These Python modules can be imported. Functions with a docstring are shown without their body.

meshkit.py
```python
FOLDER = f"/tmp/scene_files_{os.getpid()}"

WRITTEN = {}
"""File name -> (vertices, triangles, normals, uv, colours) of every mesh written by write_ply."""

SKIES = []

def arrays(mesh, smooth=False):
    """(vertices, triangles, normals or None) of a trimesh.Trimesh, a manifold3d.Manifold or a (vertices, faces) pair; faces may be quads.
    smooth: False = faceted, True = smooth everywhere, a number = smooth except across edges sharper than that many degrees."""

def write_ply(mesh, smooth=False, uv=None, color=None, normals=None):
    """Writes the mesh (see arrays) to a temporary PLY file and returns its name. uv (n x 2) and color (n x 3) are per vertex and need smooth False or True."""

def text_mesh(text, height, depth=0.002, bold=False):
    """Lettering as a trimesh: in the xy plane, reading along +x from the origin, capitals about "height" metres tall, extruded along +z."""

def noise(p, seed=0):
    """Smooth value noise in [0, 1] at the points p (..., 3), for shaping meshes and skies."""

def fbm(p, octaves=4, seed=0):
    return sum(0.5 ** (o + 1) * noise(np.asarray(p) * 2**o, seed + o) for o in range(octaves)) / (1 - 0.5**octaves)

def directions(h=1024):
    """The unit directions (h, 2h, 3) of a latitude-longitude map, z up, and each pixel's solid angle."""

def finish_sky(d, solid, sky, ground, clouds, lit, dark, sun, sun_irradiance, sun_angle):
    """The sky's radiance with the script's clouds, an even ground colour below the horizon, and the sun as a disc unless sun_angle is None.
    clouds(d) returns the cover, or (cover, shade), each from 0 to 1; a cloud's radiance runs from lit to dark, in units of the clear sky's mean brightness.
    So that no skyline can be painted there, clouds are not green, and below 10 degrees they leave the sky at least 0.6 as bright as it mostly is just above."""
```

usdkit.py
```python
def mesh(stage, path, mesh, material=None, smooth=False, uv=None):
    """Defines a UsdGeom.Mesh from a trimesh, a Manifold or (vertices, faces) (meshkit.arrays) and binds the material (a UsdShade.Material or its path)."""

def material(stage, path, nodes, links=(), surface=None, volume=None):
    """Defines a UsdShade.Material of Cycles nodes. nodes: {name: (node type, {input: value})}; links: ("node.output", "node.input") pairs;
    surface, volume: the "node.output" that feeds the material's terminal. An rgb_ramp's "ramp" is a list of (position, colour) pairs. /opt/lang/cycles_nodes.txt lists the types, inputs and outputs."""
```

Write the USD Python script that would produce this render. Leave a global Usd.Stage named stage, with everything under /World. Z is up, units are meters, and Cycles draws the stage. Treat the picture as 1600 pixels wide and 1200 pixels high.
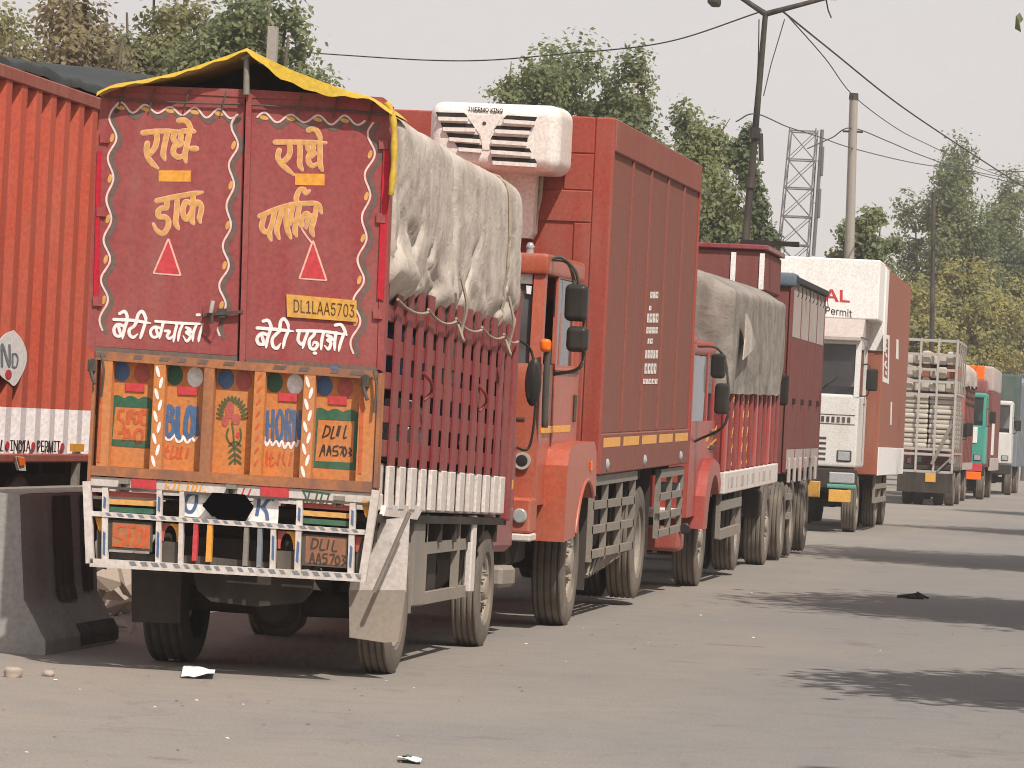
import math, random
import numpy as np
import trimesh
import usdkit, meshkit
from pxr import Gf, Sdf, Usd, UsdGeom, UsdLux, UsdShade
from shapely.geometry import LineString, Point, Polygon
from shapely.ops import unary_union
from shapely import affinity

stage = Usd.Stage.CreateInMemory()
UsdGeom.SetStageUpAxis(stage, UsdGeom.Tokens.z)
UsdGeom.SetStageMetersPerUnit(stage, 1.0)
WORLD = UsdGeom.Xform.Define(stage, '/World')
UsdGeom.Scope.Define(stage, '/World/Looks')

# ------------------------------------------------------------ camera, sky, sun, exposure
FPX, EYE, ROLL, VP = 6600.0, np.array([0.0, 0.0, 1.54]), 0.050, (1765.0, 715.0)
_a = np.array([(VP[0] - 800) / FPX, -(VP[1] - 600) / FPX, -1]); _a /= np.linalg.norm(_a)
_h = np.array([(VP[0] - 1800) / FPX, -(VP[1] - 1000 * ROLL - 600) / FPX, -1])
_z = np.cross(_h, _a); _z /= np.linalg.norm(_z); _z = _z if _z[1] > 0 else -_z
AX = np.array([np.cross(_a, _z), _a, _z])            # rows: world x, y, z seen from the camera
cam = UsdGeom.Camera.Define(stage, '/World/camera')
_m = np.eye(4); _m[:3, :3] = AX.T; _m[3, :3] = EYE     # row vectors: camera axes in the world
cam.AddTransformOp().Set(Gf.Matrix4d(*_m.ravel().tolist()))
cam.CreateHorizontalApertureAttr(36.0); cam.CreateVerticalApertureAttr(27.0)
cam.CreateFocalLengthAttr(36.0 * FPX / 1600); cam.CreateClippingRangeAttr(Gf.Vec2f(0.1, 5000))
cam.CreateExposureAttr(0.0)

SUN = np.array([0.42, -0.58, 1.0]); SUN /= np.linalg.norm(SUN)
sun = UsdLux.DistantLight.Define(stage, '/World/sun_light')
sun.CreateIntensityAttr(1.25); sun.CreateAngleAttr(0.6); sun.CreateNormalizeAttr(True)
sun.CreateColorAttr(Gf.Vec3f(1.0, 0.95, 0.87))
_q = np.cross([0, 1, 0], SUN); _q /= np.linalg.norm(_q); _r = np.cross(SUN, _q)
_m = np.eye(4); _m[0, :3], _m[1, :3], _m[2, :3] = _q, _r, SUN
sun.AddTransformOp().Set(Gf.Matrix4d(*_m.ravel().tolist()))
usdkit.material(stage, '/World/Looks/sky_dust', {
    'sky': ('sky_texture', {'sky_type': 'single_scattering', 'sun_disc': False, 'sun_elevation': math.asin(SUN[2]),
                            'sun_rotation': math.atan2(SUN[0], SUN[1]), 'aerosol_density': 4.0, 'air_density': 1.0}),
    'tc': ('texture_coordinate', {}), 'n': ('noise_texture', {'scale': 2.2, 'detail': 3.0}),
    'r': ('rgb_ramp', {'ramp': [(0.3, (0.84, 0.84, 0.84)), (0.7, (0.92, 0.92, 0.92))]}),
    'veil': ('color', {'value': (8.5, 7.95, 7.75)}), 'mix': ('mix', {}), 'sep': ('separate_xyz', {}), 'up': ('map_range', {'from_min': 0.05, 'from_max': 0.9, 'to_min': 1.0, 'to_max': 0.45, 'clamp': True}), 'thin': ('math', {'math_type': 'multiply'}), 'geo': ('texture_coordinate', {}),
    'bg': ('background_shader', {'strength': 0.1})},
    [('tc.generated', 'n.vector'), ('n.fac', 'r.fac'), ('geo.generated', 'sep.vector'), ('sep.z', 'up.value'), ('r.color', 'thin.value1'), ('up.result', 'thin.value2'), ('thin.value', 'mix.fac'), ('sky.color', 'mix.color1'), ('veil.color', 'mix.color2'), ('mix.color', 'bg.color')], surface='bg.background')
dome = UsdLux.DomeLight.Define(stage, '/World/sky')
UsdShade.MaterialBindingAPI.Apply(dome.GetPrim()).Bind(UsdShade.Material.Get(stage, '/World/Looks/sky_dust'))
dome.GetPrim().SetCustomDataByKey('kind', 'structure')

# ------------------------------------------------------------ helpers
_used = {}
def numbered(parent, name):
    k = (parent, name); n = _used.get(k, 0); _used[k] = n + 1
    return f'{parent}/{name}' if n == 0 else f'{parent}/{name}_{n:03d}'
def tag(p, label=None, cat=None, group=None, kind=None):
    p = p.GetPrim() if hasattr(p, 'GetPrim') else p
    for k, v in (('label', label), ('category', cat), ('group', group), ('kind', kind)):
        if v: p.SetCustomDataByKey(k, v)
    return p
class Frame:
    """A thing's own axes: x right, y away along the road, z up; measures pixels of the survey photo on the thing's planes."""
    def __init__(s, loc=(0, 0, 0), pitch=0.0):
        s.o, a = np.array(loc, float), math.radians(pitch)
        s.pitch = pitch; s.R = np.array([[1, 0, 0], [0, math.cos(a), -math.sin(a)], [0, math.sin(a), math.cos(a)]])
    def at(s, pts, axis, val):
        pts = np.atleast_2d(np.asarray(pts, float))
        d = np.stack([(pts[:, 0] - 800) / FPX, -(pts[:, 1] - 600) / FPX, -np.ones(len(pts))], 1) @ AX.T
        d, o = d @ s.R, (EYE - s.o) @ s.R
        return o + d * ((val - o[axis]) / d[:, axis])[:, None]
    def y(s, px, py, y): return s.at([(px, py)], 1, y)[0]
    def x(s, px, py, x): return s.at([(px, py)], 0, x)[0]
def world_at(px, py, Y): return Frame().y(px, py, Y)
def ground_at(px, py): return Frame().at([(px, py)], 2, 0.0)[0]
def thing(name, label, cat, frame=None, group=None, loc=(0, 0, 0)):
    x = UsdGeom.Xform.Define(stage, numbered('/World', name))
    x.AddTranslateOp().Set(Gf.Vec3d(*map(float, frame.o if frame else loc)))
    if frame and frame.pitch: x.AddRotateXOp().Set(frame.pitch)
    tag(x, label, cat, group)
    return str(x.GetPath())
SPLIT = {'end_post', 'leaf_spring', 'side_hook', 'front_frame', 'insulator', 'red_edge', 'side_rail', 'cab_step', 'underrun_post', 'door_window', 'collar', 'tailgate_hinge', 'windscreen_seal', 'side_window', 'wiper', 'loose_cable', 'wheel_guard', 'battery_box', 'cage_brace', 'door_seam'}
STUFF = {'painted_chips', 'painted_dashes', 'painted_leaves', 'flower_leaves', 'stencilled_lines', 'rope_loops', 'wheel_nuts', 'hand_holes', 'hinge_chain'}
def part(parent, name, mesh, mat, smooth=False, label=None, kind=None):
    if isinstance(mesh, list):
        if name in SPLIT:
            return [part(parent, name, x, mat, smooth, label, kind) for x in mesh][0]
        mesh = join(mesh)
    if name in STUFF: kind = 'stuff'
    m = usdkit.mesh(stage, numbered(parent, name), mesh, LK[mat], smooth)
    tag(m, label, kind=kind)
    return str(m.GetPath())
def top(name, mesh, mat, label=None, cat=None, group=None, kind=None, smooth=False):
    p = part('/World', name, mesh, mat, smooth)
    tag(stage.GetPrimAtPath(p), label, cat, group, kind)
    return p

def join(ms):
    vs, fs, n = [], [], 0
    for m in ms:
        v, f = (np.asarray(m.vertices), np.asarray(m.faces)) if hasattr(m, 'faces') else m
        vs.append(v); fs.append(np.asarray(f) + n); n += len(v)
    return np.vstack(vs), np.vstack(fs)
_CB = None
def box(x0, x1, y0, y1, z0, z1, b=0.0):
    """A box, its edges chamfered by b."""
    global _CB
    lo, hi = np.array([min(x0, x1), min(y0, y1), min(z0, z1)], float), np.array([max(x0, x1), max(y0, y1), max(z0, z1)], float)
    if b <= 0:
        v = np.array([[(lo, hi)[i][0], (lo, hi)[j][1], (lo, hi)[k][2]] for i in (0, 1) for j in (0, 1) for k in (0, 1)])
        f = np.array([[0, 1, 3], [0, 3, 2], [4, 6, 7], [4, 7, 5], [0, 4, 5], [0, 5, 1], [2, 3, 7], [2, 7, 6], [0, 2, 6], [0, 6, 4], [1, 5, 7], [1, 7, 3]])
        return v, f
    b = min(b, 0.45 * (hi - lo).min())
    def pts(lo, hi, b):
        out = []
        for i in (0, 1):
            for j in (0, 1):
                for k in (0, 1):
                    c = np.array([(lo, hi)[i][0], (lo, hi)[j][1], (lo, hi)[k][2]]); s = np.array([1 - 2 * i, 1 - 2 * j, 1 - 2 * k])
                    for a in range(3):
                        q = c + s * b; q[a] = c[a]; out.append(q)
        return np.array(out)
    if _CB is None:
        h = trimesh.convex.convex_hull(trimesh.PointCloud(pts(np.zeros(3), np.array([3.0, 4.0, 5.0]), 0.5)))
        ref = pts(np.zeros(3), np.array([3.0, 4.0, 5.0]), 0.5)
        idx = [int(np.argmin(((ref - v) ** 2).sum(1))) for v in h.vertices]
        _CB = np.array(idx)[h.faces]
    return pts(lo, hi, b), _CB
def tube(points, r, n=8, caps=True):
    p = np.asarray(points, float); r = np.broadcast_to(np.asarray(r, float), (len(p),))
    t = np.gradient(p, axis=0); t /= np.linalg.norm(t, axis=1, keepdims=True) + 1e-12
    ref = np.array([0, 0, 1.0]) if abs(t[:, 2]).mean() < 0.8 else np.array([1.0, 0, 0])
    a = np.cross(t, ref); a /= np.linalg.norm(a, axis=1, keepdims=True) + 1e-12
    b, g = np.cross(t, a), np.arange(n) * 2 * np.pi / n
    v = (p[:, None] + r[:, None, None] * (np.cos(g)[None, :, None] * a[:, None] + np.sin(g)[None, :, None] * b[:, None])).reshape(-1, 3)
    i, j = np.meshgrid(np.arange(len(p) - 1), np.arange(n), indexing='ij')
    q = np.stack([i * n + j, i * n + (j + 1) % n, (i + 1) * n + (j + 1) % n, (i + 1) * n + j], -1).reshape(-1, 4)
    f = [q[:, [0, 2, 1]], q[:, [0, 3, 2]]]
    if caps:
        c0, c1 = len(v), len(v) + 1; v = np.vstack([v, p[:1], p[-1:]]); k = np.arange(n)
        f += [np.stack([np.full(n, c0), k, (k + 1) % n], 1), np.stack([np.full(n, c1), (len(p) - 1) * n + (k + 1) % n, (len(p) - 1) * n + k], 1)]
    return v, np.vstack(f)
def bar(p, q, w, h=None, up=(0, 0, 1)):
    """A square bar from p to q, w wide and h tall."""
    p, q, h = np.asarray(p, float), np.asarray(q, float), h or w
    t = (q - p) / np.linalg.norm(q - p); up = np.asarray(up, float)
    if abs(t @ up) > 0.95: up = np.array([0, 1.0, 0])
    s = np.cross(t, up); s /= np.linalg.norm(s); u = np.cross(s, t)
    v = np.array([e + i * s * w / 2 + j * u * h / 2 for e in (p, q) for i in (-1, 1) for j in (-1, 1)])
    f = np.array([[0, 1, 3], [0, 3, 2], [4, 6, 7], [4, 7, 5], [0, 4, 5], [0, 5, 1], [2, 3, 7], [2, 7, 6], [0, 2, 6], [0, 6, 4], [1, 5, 7], [1, 7, 3]])
    return v, f
def lathe(prof, c=(0, 0, 0), n=40, axis=0):
    """Revolves (along, radius) points about an axis through c."""
    prof = np.asarray(prof, float); g = np.arange(n) * 2 * np.pi / n
    v = np.zeros((len(prof), n, 3)); o = [(1, 2), (2, 0), (0, 1)][axis]
    v[..., axis] = prof[:, :1]; v[..., o[0]] = prof[:, 1:] * np.cos(g); v[..., o[1]] = prof[:, 1:] * np.sin(g)
    i, j = np.meshgrid(np.arange(len(prof) - 1), np.arange(n), indexing='ij')
    q = np.stack([i * n + j, (i + 1) * n + j, (i + 1) * n + (j + 1) % n, i * n + (j + 1) % n], -1).reshape(-1, 4)
    return v.reshape(-1, 3) + np.asarray(c, float), np.vstack([q[:, [0, 2, 1]], q[:, [0, 3, 2]]])
def fix(m):
    t = trimesh.Trimesh(*m, process=True); t.fix_normals(); return t
def extrude(poly, d):
    out = []
    for g in getattr(poly, 'geoms', [poly]):
        if g.is_empty or g.area < 1e-9 or not hasattr(g, 'exterior'): continue
        m = trimesh.creation.extrude_polygon(g, d, engine='earcut'); out.append((np.asarray(m.vertices), np.asarray(m.faces)))
    return join(out)
def decal(F, poly, plane, axis=1, d=0.002):
    """A flat painted or plate shape given in survey pixels, d thick, standing on a plane of the thing that faces the road."""
    v, f = extrude(poly, 1.0)
    s = -1 if axis == 1 else 1
    p = F.at(v[:, :2], axis, plane + s * d); p[:, axis] = plane + s * d * v[:, 2]
    return fix((p, f)) if len(f) < 4000 else (p, f)
def slab(F, pts, a, b, axis=1):
    """A prism whose outline is given in survey pixels on the plane a and which reaches straight to b."""
    v, f = extrude(Polygon(pts), 1.0)
    p = F.at(v[:, :2], axis, a); p[:, axis] = a + (b - a) * v[:, 2]
    return fix((p, f))
def rbar(F, p, q, h, a, b, axis=1):
    return slab(F, [(p[0], p[1] - h / 2), (q[0], q[1] - h / 2), (q[0], q[1] + h / 2), (p[0], p[1] + h / 2)], a, b, axis)
def vbar(F, p, q, w, a, b, axis=1):
    return slab(F, [(p[0] - w / 2, p[1]), (p[0] + w / 2, p[1]), (q[0] + w / 2, q[1]), (q[0] - w / 2, q[1])], a, b, axis)
def spline(pts, n=6):
    p = np.asarray(pts, float)
    if len(p) < 3: return p
    e = np.vstack([2 * p[0] - p[1], p, 2 * p[-1] - p[-2]]); out = []
    for i in range(1, len(e) - 2):
        for t in np.linspace(0, 1, n, endpoint=False):
            out.append(0.5 * (2 * e[i] + (e[i + 1] - e[i - 1]) * t + (2 * e[i - 1] - 5 * e[i] + 4 * e[i + 1] - e[i + 2]) * t ** 2 + (3 * e[i] - e[i - 1] - 3 * e[i + 1] + e[i + 2]) * t ** 3))
    return np.vstack([out, p[-1]])
def strokes(text, org, sc, w, taper=True, grow=0.0):
    """Brush strokes "x,y x,y ...|x,y ..." in units of sc pixels from org; w the brush width in those units."""
    out = []
    for s in text.split('|'):
        p = np.array([[float(t) for t in q.split(',')] for q in s.split()])
        p = spline(p) * sc + np.asarray(org)
        ww = w * sc
        if taper and len(p) > 3:
            k = np.linspace(0, 1, len(p)); r = ww / 2 * np.clip(0.35 + 3.2 * (1 - k), 0, 1)
            out += [LineString([p[i], p[i + 1]]).buffer((r[i] + r[i + 1]) / 2 + grow, 5) for i in range(len(p) - 1)]
        else:
            out.append(LineString(p).buffer(ww / 2 + grow, 5, cap_style=2 if not grow else 1))
    return unary_union(out).simplify(0.12)
def lettering(text, quad, bold=True):
    """Latin lettering as a mesh whose box is laid on the four survey pixels (left top, right top, right bottom, left bottom)."""
    m = meshkit.text_mesh(text, 1.0, 1.0, bold)
    v = np.array(m.vertices); lo, hi = v.min(0), v.max(0); t = (v - lo) / (hi - lo)
    q = np.asarray(quad, float); u, w = t[:, :1], 1 - t[:, 1:2]
    p = (q[0] * (1 - u) + q[1] * u) * (1 - w) + (q[3] * (1 - u) + q[2] * u) * w
    return p, t[:, 2], np.array(m.faces)
def letter_decal(F, text, quad, plane, axis=1, d=0.003, bold=True):
    p, z, f = lettering(text, quad, bold); s = -1 if axis == 1 else 1
    v = F.at(p, axis, plane); v[:, axis] = plane + s * d * z
    return fix((v, f))
def rect(x0, y0, x1, y1, dy=0.0): return Polygon([(x0, y0), (x1, y0 + dy), (x1, y1 + dy), (x0, y1)])

# ------------------------------------------------------------ looks
LK = {}
DUST = (0.34, 0.27, 0.20)
def paint(name, rgb, rough=0.45, dust=0.3, scale=1.0, bump=0.02, low=0.0, spec=0.15, metal=0.0, dcol=DUST, chip=0.6):
    dust *= 0.75
    """Weathered paint: blotches and down-running streaks of road dust over the coat, chips and slight unevenness; low adds splash dust towards the ground."""
    hi = tuple(min(1, c * 1.12) for c in rgb); lo = tuple(c * 0.82 for c in rgb)
    nd = {'g': ('geometry', {}), 'm': ('mapping', {'scale': (9 * scale, 9 * scale, 0.8 * scale)}),
          'n1': ('noise_texture', {'scale': 1.7 * scale, 'detail': 6.0, 'roughness': 0.6}),
          'n2': ('noise_texture', {'scale': 1.0, 'detail': 4.0}), 'n3': ('noise_texture', {'scale': 38.0 * scale, 'detail': 3.0}),
          'vary': ('rgb_ramp', {'ramp': [(0.3, lo), (0.7, hi)]}),
          'mul': ('math', {'math_type': 'multiply'}),
          'dr': ('rgb_ramp', {'ramp': [(0.12, (0, 0, 0)), (0.42, (dust, dust, dust))]}),
          'mx': ('mix', {'color2': dcol}), 'n4': ('noise_texture', {'scale': 5.5 * scale, 'detail': 9.0, 'roughness': 0.72}), 'cf': ('rgb_ramp', {'ramp': [(0.655, (0, 0, 0)), (0.70, (chip, chip, chip))]}), 'cm': ('mix', {'color2': (0.10, 0.055, 0.042)}), 'rr': ('map_range', {'from_min': 0.0, 'from_max': 0.5, 'to_min': rough, 'to_max': min(1, rough + 0.35)}),
          'bp': ('bump', {'strength': bump * 5, 'distance': 0.004}),
          'p': ('principled_bsdf', {'specular_ior_level': spec, 'metallic': metal})}
    ln = [('g.position', 'n1.vector'), ('g.position', 'm.vector'), ('m.vector', 'n2.vector'), ('g.position', 'n3.vector'),
          ('n3.fac', 'vary.fac'), ('n1.fac', 'mul.value1'), ('n2.fac', 'mul.value2'), ('mul.value', 'dr.fac'),
          ('vary.color', 'cm.color1'), ('g.position', 'n4.vector'), ('n4.fac', 'cf.fac'), ('cf.color', 'cm.fac'), ('cm.color', 'mx.color1'), ('mx.color', 'p.base_color'), ('rr.result', 'p.roughness'), ('n1.fac', 'bp.height'), ('bp.normal', 'p.normal')]
    if low > 0:
        nd |= {'s': ('separate_xyz', {}), 'lr': ('map_range', {'from_min': 0.15, 'from_max': 1.5, 'to_min': low, 'to_max': 0.0, 'clamp': True}),
               'ad': ('math', {'math_type': 'add', 'use_clamp': True}), 'ml': ('math', {'math_type': 'multiply'})}
        ln += [('g.position', 's.vector'), ('s.z', 'lr.value'), ('lr.result', 'ml.value1'), ('n1.fac', 'ml.value2'), ('ml.value', 'ad.value1'), ('dr.color', 'ad.value2'), ('ad.value', 'mx.fac'), ('ad.value', 'rr.value')]
    else:
        ln += [('dr.color', 'mx.fac'), ('dr.color', 'rr.value')]
    LK[name] = usdkit.material(stage, '/World/Looks/' + name, nd, ln, surface='p.BSDF')
paint('maroon_door', (0.29, 0.056, 0.058), 0.5, 0.25, bump=0.05)
paint('maroon_slat', (0.225, 0.032, 0.036), 0.45, 0.3)
paint('bright_red', (0.46, 0.012, 0.03), 0.5, 0.1)
paint('letter_yellow', (0.62, 0.33, 0.10), 0.6, 0.15)
paint('letter_pink', (0.74, 0.42, 0.34), 0.6, 0.15)
paint('letter_white', (0.82, 0.76, 0.74), 0.6, 0.12)
paint('wave_white', (0.72, 0.55, 0.50), 0.6, 0.2)
paint('bar_orange', (0.72, 0.32, 0.05), 0.6, 0.1)
paint('shade_grey', (0.13, 0.095, 0.085), 0.7, 0.2)
paint('panel_orange', (0.55, 0.19, 0.05), 0.55, 0.4, low=0.0)
paint('worn_orange', (0.44, 0.17, 0.065), 0.6, 1.1, dcol=(0.15, 0.095, 0.085))
paint('paint_blue', (0.065, 0.13, 0.26), 0.5, 0.2)
paint('paint_green', (0.03, 0.11, 0.065), 0.5, 0.2)
paint('paint_red', (0.52, 0.05, 0.06), 0.45, 0.1)
paint('paint_rose', (0.42, 0.09, 0.075), 0.5, 0.2)
paint('faded_red', (0.52, 0.10, 0.035), 0.6, 0.2)
paint('leaf_green_paint', (0.08, 0.09, 0.035), 0.6, 0.2)
paint('white_paint', (0.66, 0.60, 0.57), 0.5, 0.45, low=0.5)
paint('clean_white', (0.80, 0.77, 0.74), 0.4, 0.15)
paint('plate_yellow', (0.62, 0.33, 0.07), 0.45, 0.25)
paint('black_ink', (0.035, 0.022, 0.02), 0.6, 0.2)
paint('brown_ink', (0.10, 0.045, 0.02), 0.6, 0.2)
paint('dark_grey', (0.045, 0.042, 0.04), 0.6, 0.4)
paint('steel_grey', (0.20, 0.185, 0.17), 0.5, 0.5, low=0.5)
paint('galvanised', (0.42, 0.39, 0.36), 0.45, 0.4, low=0.4)
paint('chassis_black', (0.018, 0.016, 0.015), 0.7, 0.3, low=0.3, spec=0.2, dcol=(0.16, 0.125, 0.095))
paint('flap_grey', (0.27, 0.24, 0.215), 0.75, 0.4, low=0.6)
paint('flap_dark', (0.035, 0.030, 0.028), 0.75, 0.4, low=0.3, spec=0.2, dcol=(0.13, 0.10, 0.08))
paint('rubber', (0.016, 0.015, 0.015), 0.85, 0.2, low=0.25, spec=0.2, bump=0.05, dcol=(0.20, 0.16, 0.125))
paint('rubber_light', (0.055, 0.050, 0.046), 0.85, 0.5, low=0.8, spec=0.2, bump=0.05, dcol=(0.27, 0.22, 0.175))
paint('rim_grey', (0.26, 0.235, 0.21), 0.6, 0.6, low=0.6)
paint('rim_dark', (0.09, 0.08, 0.07), 0.6, 0.6, low=0.6)
paint('container_red', (0.31, 0.052, 0.036), 0.5, 0.25, bump=0.10)
paint('container_side', (0.25, 0.085, 0.064), 0.6, 0.55, bump=0.04, dcol=(0.20, 0.125, 0.10))
paint('frame_red', (0.27, 0.065, 0.050), 0.55, 0.4)
paint('cab_orange', (0.40, 0.075, 0.036), 0.3, 0.3, spec=0.5, low=0.35)
paint('cab_red', (0.34, 0.030, 0.025), 0.3, 0.25, spec=0.5, low=0.3)
paint('cab_maroon', (0.22, 0.030, 0.040), 0.35, 0.3, spec=0.5, low=0.35)
paint('cab_white', (0.62, 0.60, 0.57), 0.35, 0.4, spec=0.5, low=0.4)
paint('cab_teal', (0.035, 0.30, 0.23), 0.35, 0.2, spec=0.5, low=0.3)
paint('trailer_orange', (0.45, 0.080, 0.046), 0.5, 0.2, bump=0.03)
paint('trailer_white', (0.76, 0.70, 0.69), 0.5, 0.2)
paint('weather_maroon', (0.20, 0.055, 0.05), 0.7, 0.6, dcol=(0.20, 0.13, 0.11))
paint('weather_white', (0.44, 0.38, 0.36), 0.7, 0.6)
paint('box_brown', (0.29, 0.085, 0.05), 0.55, 0.3)
paint('sheet_blue', (0.09, 0.15, 0.20), 0.6, 0.5)
paint('blue_grey', (0.17, 0.20, 0.23), 0.6, 0.4)
paint('indicator_orange', (0.85, 0.16, 0.015), 0.3, 0.05)
paint('reflector_yellow', (0.78, 0.36, 0.05), 0.35, 0.15)
paint('unit_white', (0.72, 0.67, 0.62), 0.35, 0.10, spec=0.4, bump=0.0)
paint('canopy_yellow', (0.55, 0.36, 0.035), 0.6, 0.25, bump=0.08)
paint('canopy_under', (0.50, 0.32, 0.08), 0.8, 0.3, bump=0.08)
paint('concrete', (0.34, 0.325, 0.31), 0.85, 0.6, bump=0.12, low=0.5, dcol=(0.25, 0.23, 0.21))
paint('barrier_paint', (0.022, 0.018, 0.022), 0.8, 0.3, bump=0.1, low=0.15)
paint('pole_dark', (0.030, 0.028, 0.027), 0.6, 0.3)
paint('pole_concrete', (0.33, 0.30, 0.27), 0.85, 0.4)
paint('tower_steel', (0.13, 0.125, 0.125), 0.6, 0.2)
paint('bark', (0.13, 0.10, 0.075), 0.9, 0.4, bump=0.2)
paint('paper', (0.80, 0.78, 0.76), 0.8, 0.05)
paint('black_paint', (0.002, 0.0015, 0.002), 1.0, 0.0, spec=0.0)
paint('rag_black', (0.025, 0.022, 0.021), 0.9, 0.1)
paint('stone', (0.36, 0.29, 0.245), 0.9, 0.5, scale=3, bump=0.2)
paint('wire_black', (0.05, 0.045, 0.045), 0.7, 0.1)
paint('rope', (0.34, 0.28, 0.22), 0.9, 0.3)
paint('sack_cream', (0.52, 0.47, 0.41), 0.8, 0.3, bump=0.1)
paint('sack_blue', (0.16, 0.22, 0.38), 0.7, 0.2)
paint('lamp_glass', (0.34, 0.35, 0.36), 0.15, 0.15, spec=0.6)
paint('mirror_black', (0.018, 0.018, 0.018), 0.35, 0.15)
paint('wall_far', (0.40, 0.36, 0.33), 0.8, 0.3)
paint('wall_blue', (0.30, 0.37, 0.44), 0.8, 0.2)
paint('tarp_dark', (0.040, 0.046, 0.047), 0.75, 0.25, bump=0.15, dcol=(0.14, 0.135, 0.125))
paint('tarp_green', (0.045, 0.085, 0.08), 0.75, 0.35, bump=0.1)

def cloth(name, rgb, dirt, var=0.5):
    """Canvas: weave, creases and dirt running down it."""
    LK[name] = usdkit.material(stage, '/World/Looks/' + name, {
        'g': ('geometry', {}), 'm': ('mapping', {'scale': (7, 7, 1.1)}), 'n1': ('noise_texture', {'scale': 2.6, 'detail': 8.0, 'roughness': 0.62, 'distortion': 0.6}),
        'n2': ('noise_texture', {'scale': 1.0, 'detail': 5.0}), 'w': ('noise_texture', {'scale': 9.0, 'detail': 6.0, 'distortion': 1.2}),
        'r1': ('rgb_ramp', {'ramp': [(0.28, dirt), (0.55, rgb), (0.8, tuple(min(1, c * 1.12) for c in rgb))]}),
        'r2': ('rgb_ramp', {'ramp': [(0.3, (0.72, 0.70, 0.68)), (0.6, (1, 1, 1))]}), 'mx': ('mix', {'mix_type': 'multiply', 'fac': var}),
        'bp': ('bump', {'strength': 0.5, 'distance': 0.025}), 'p': ('principled_bsdf', {'roughness': 0.85, 'specular_ior_level': 0.2})},
        [('g.position', 'n1.vector'), ('g.position', 'm.vector'), ('m.vector', 'n2.vector'), ('g.position', 'w.vector'), ('n1.fac', 'r1.fac'), ('n2.fac', 'r2.fac'),
         ('r1.color', 'mx.color1'), ('r2.color', 'mx.color2'), ('mx.color', 'p.base_color'), ('w.fac', 'bp.height'), ('bp.normal', 'p.normal')], surface='p.BSDF')
cloth('canvas_beige', (0.51, 0.445, 0.39), (0.33, 0.275, 0.235), 0.7)
cloth('canvas_grey', (0.28, 0.25, 0.22), (0.17, 0.145, 0.125), 0.7)
cloth('canvas_pale', (0.48, 0.42, 0.37), (0.3, 0.25, 0.22))

def glassy(name, tint, refl, dusty=0.45):
    LK[name] = usdkit.material(stage, '/World/Looks/' + name, {
        't': ('transparent_bsdf', {'color': tint}), 'gl': ('glossy_bsdf', {'color': (0.9, 0.92, 0.95), 'roughness': 0.03}), 'f': ('fresnel', {'IOR': refl}),
        'd': ('diffuse_bsdf', {'color': (0.26, 0.245, 0.25)}), 'n': ('noise_texture', {'scale': 3.0, 'detail': 5.0}), 'g': ('geometry', {}),
        'r': ('rgb_ramp', {'ramp': [(0.35, (dusty * 0.5,) * 3), (0.7, (dusty,) * 3)]}), 'm': ('mix_closure', {}), 'm2': ('mix_closure', {})},
        [('f.fac', 'm.fac'), ('t.BSDF', 'm.closure1'), ('gl.BSDF', 'm.closure2'), ('g.position', 'n.vector'), ('n.fac', 'r.fac'), ('r.color', 'm2.fac'), ('m.closure', 'm2.closure1'), ('d.BSDF', 'm2.closure2')], surface='m2.closure')
glassy('window_glass', (0.34, 0.36, 0.38), 1.6)
glassy('side_glass', (0.30, 0.30, 0.31), 1.45, 0.12)

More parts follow.
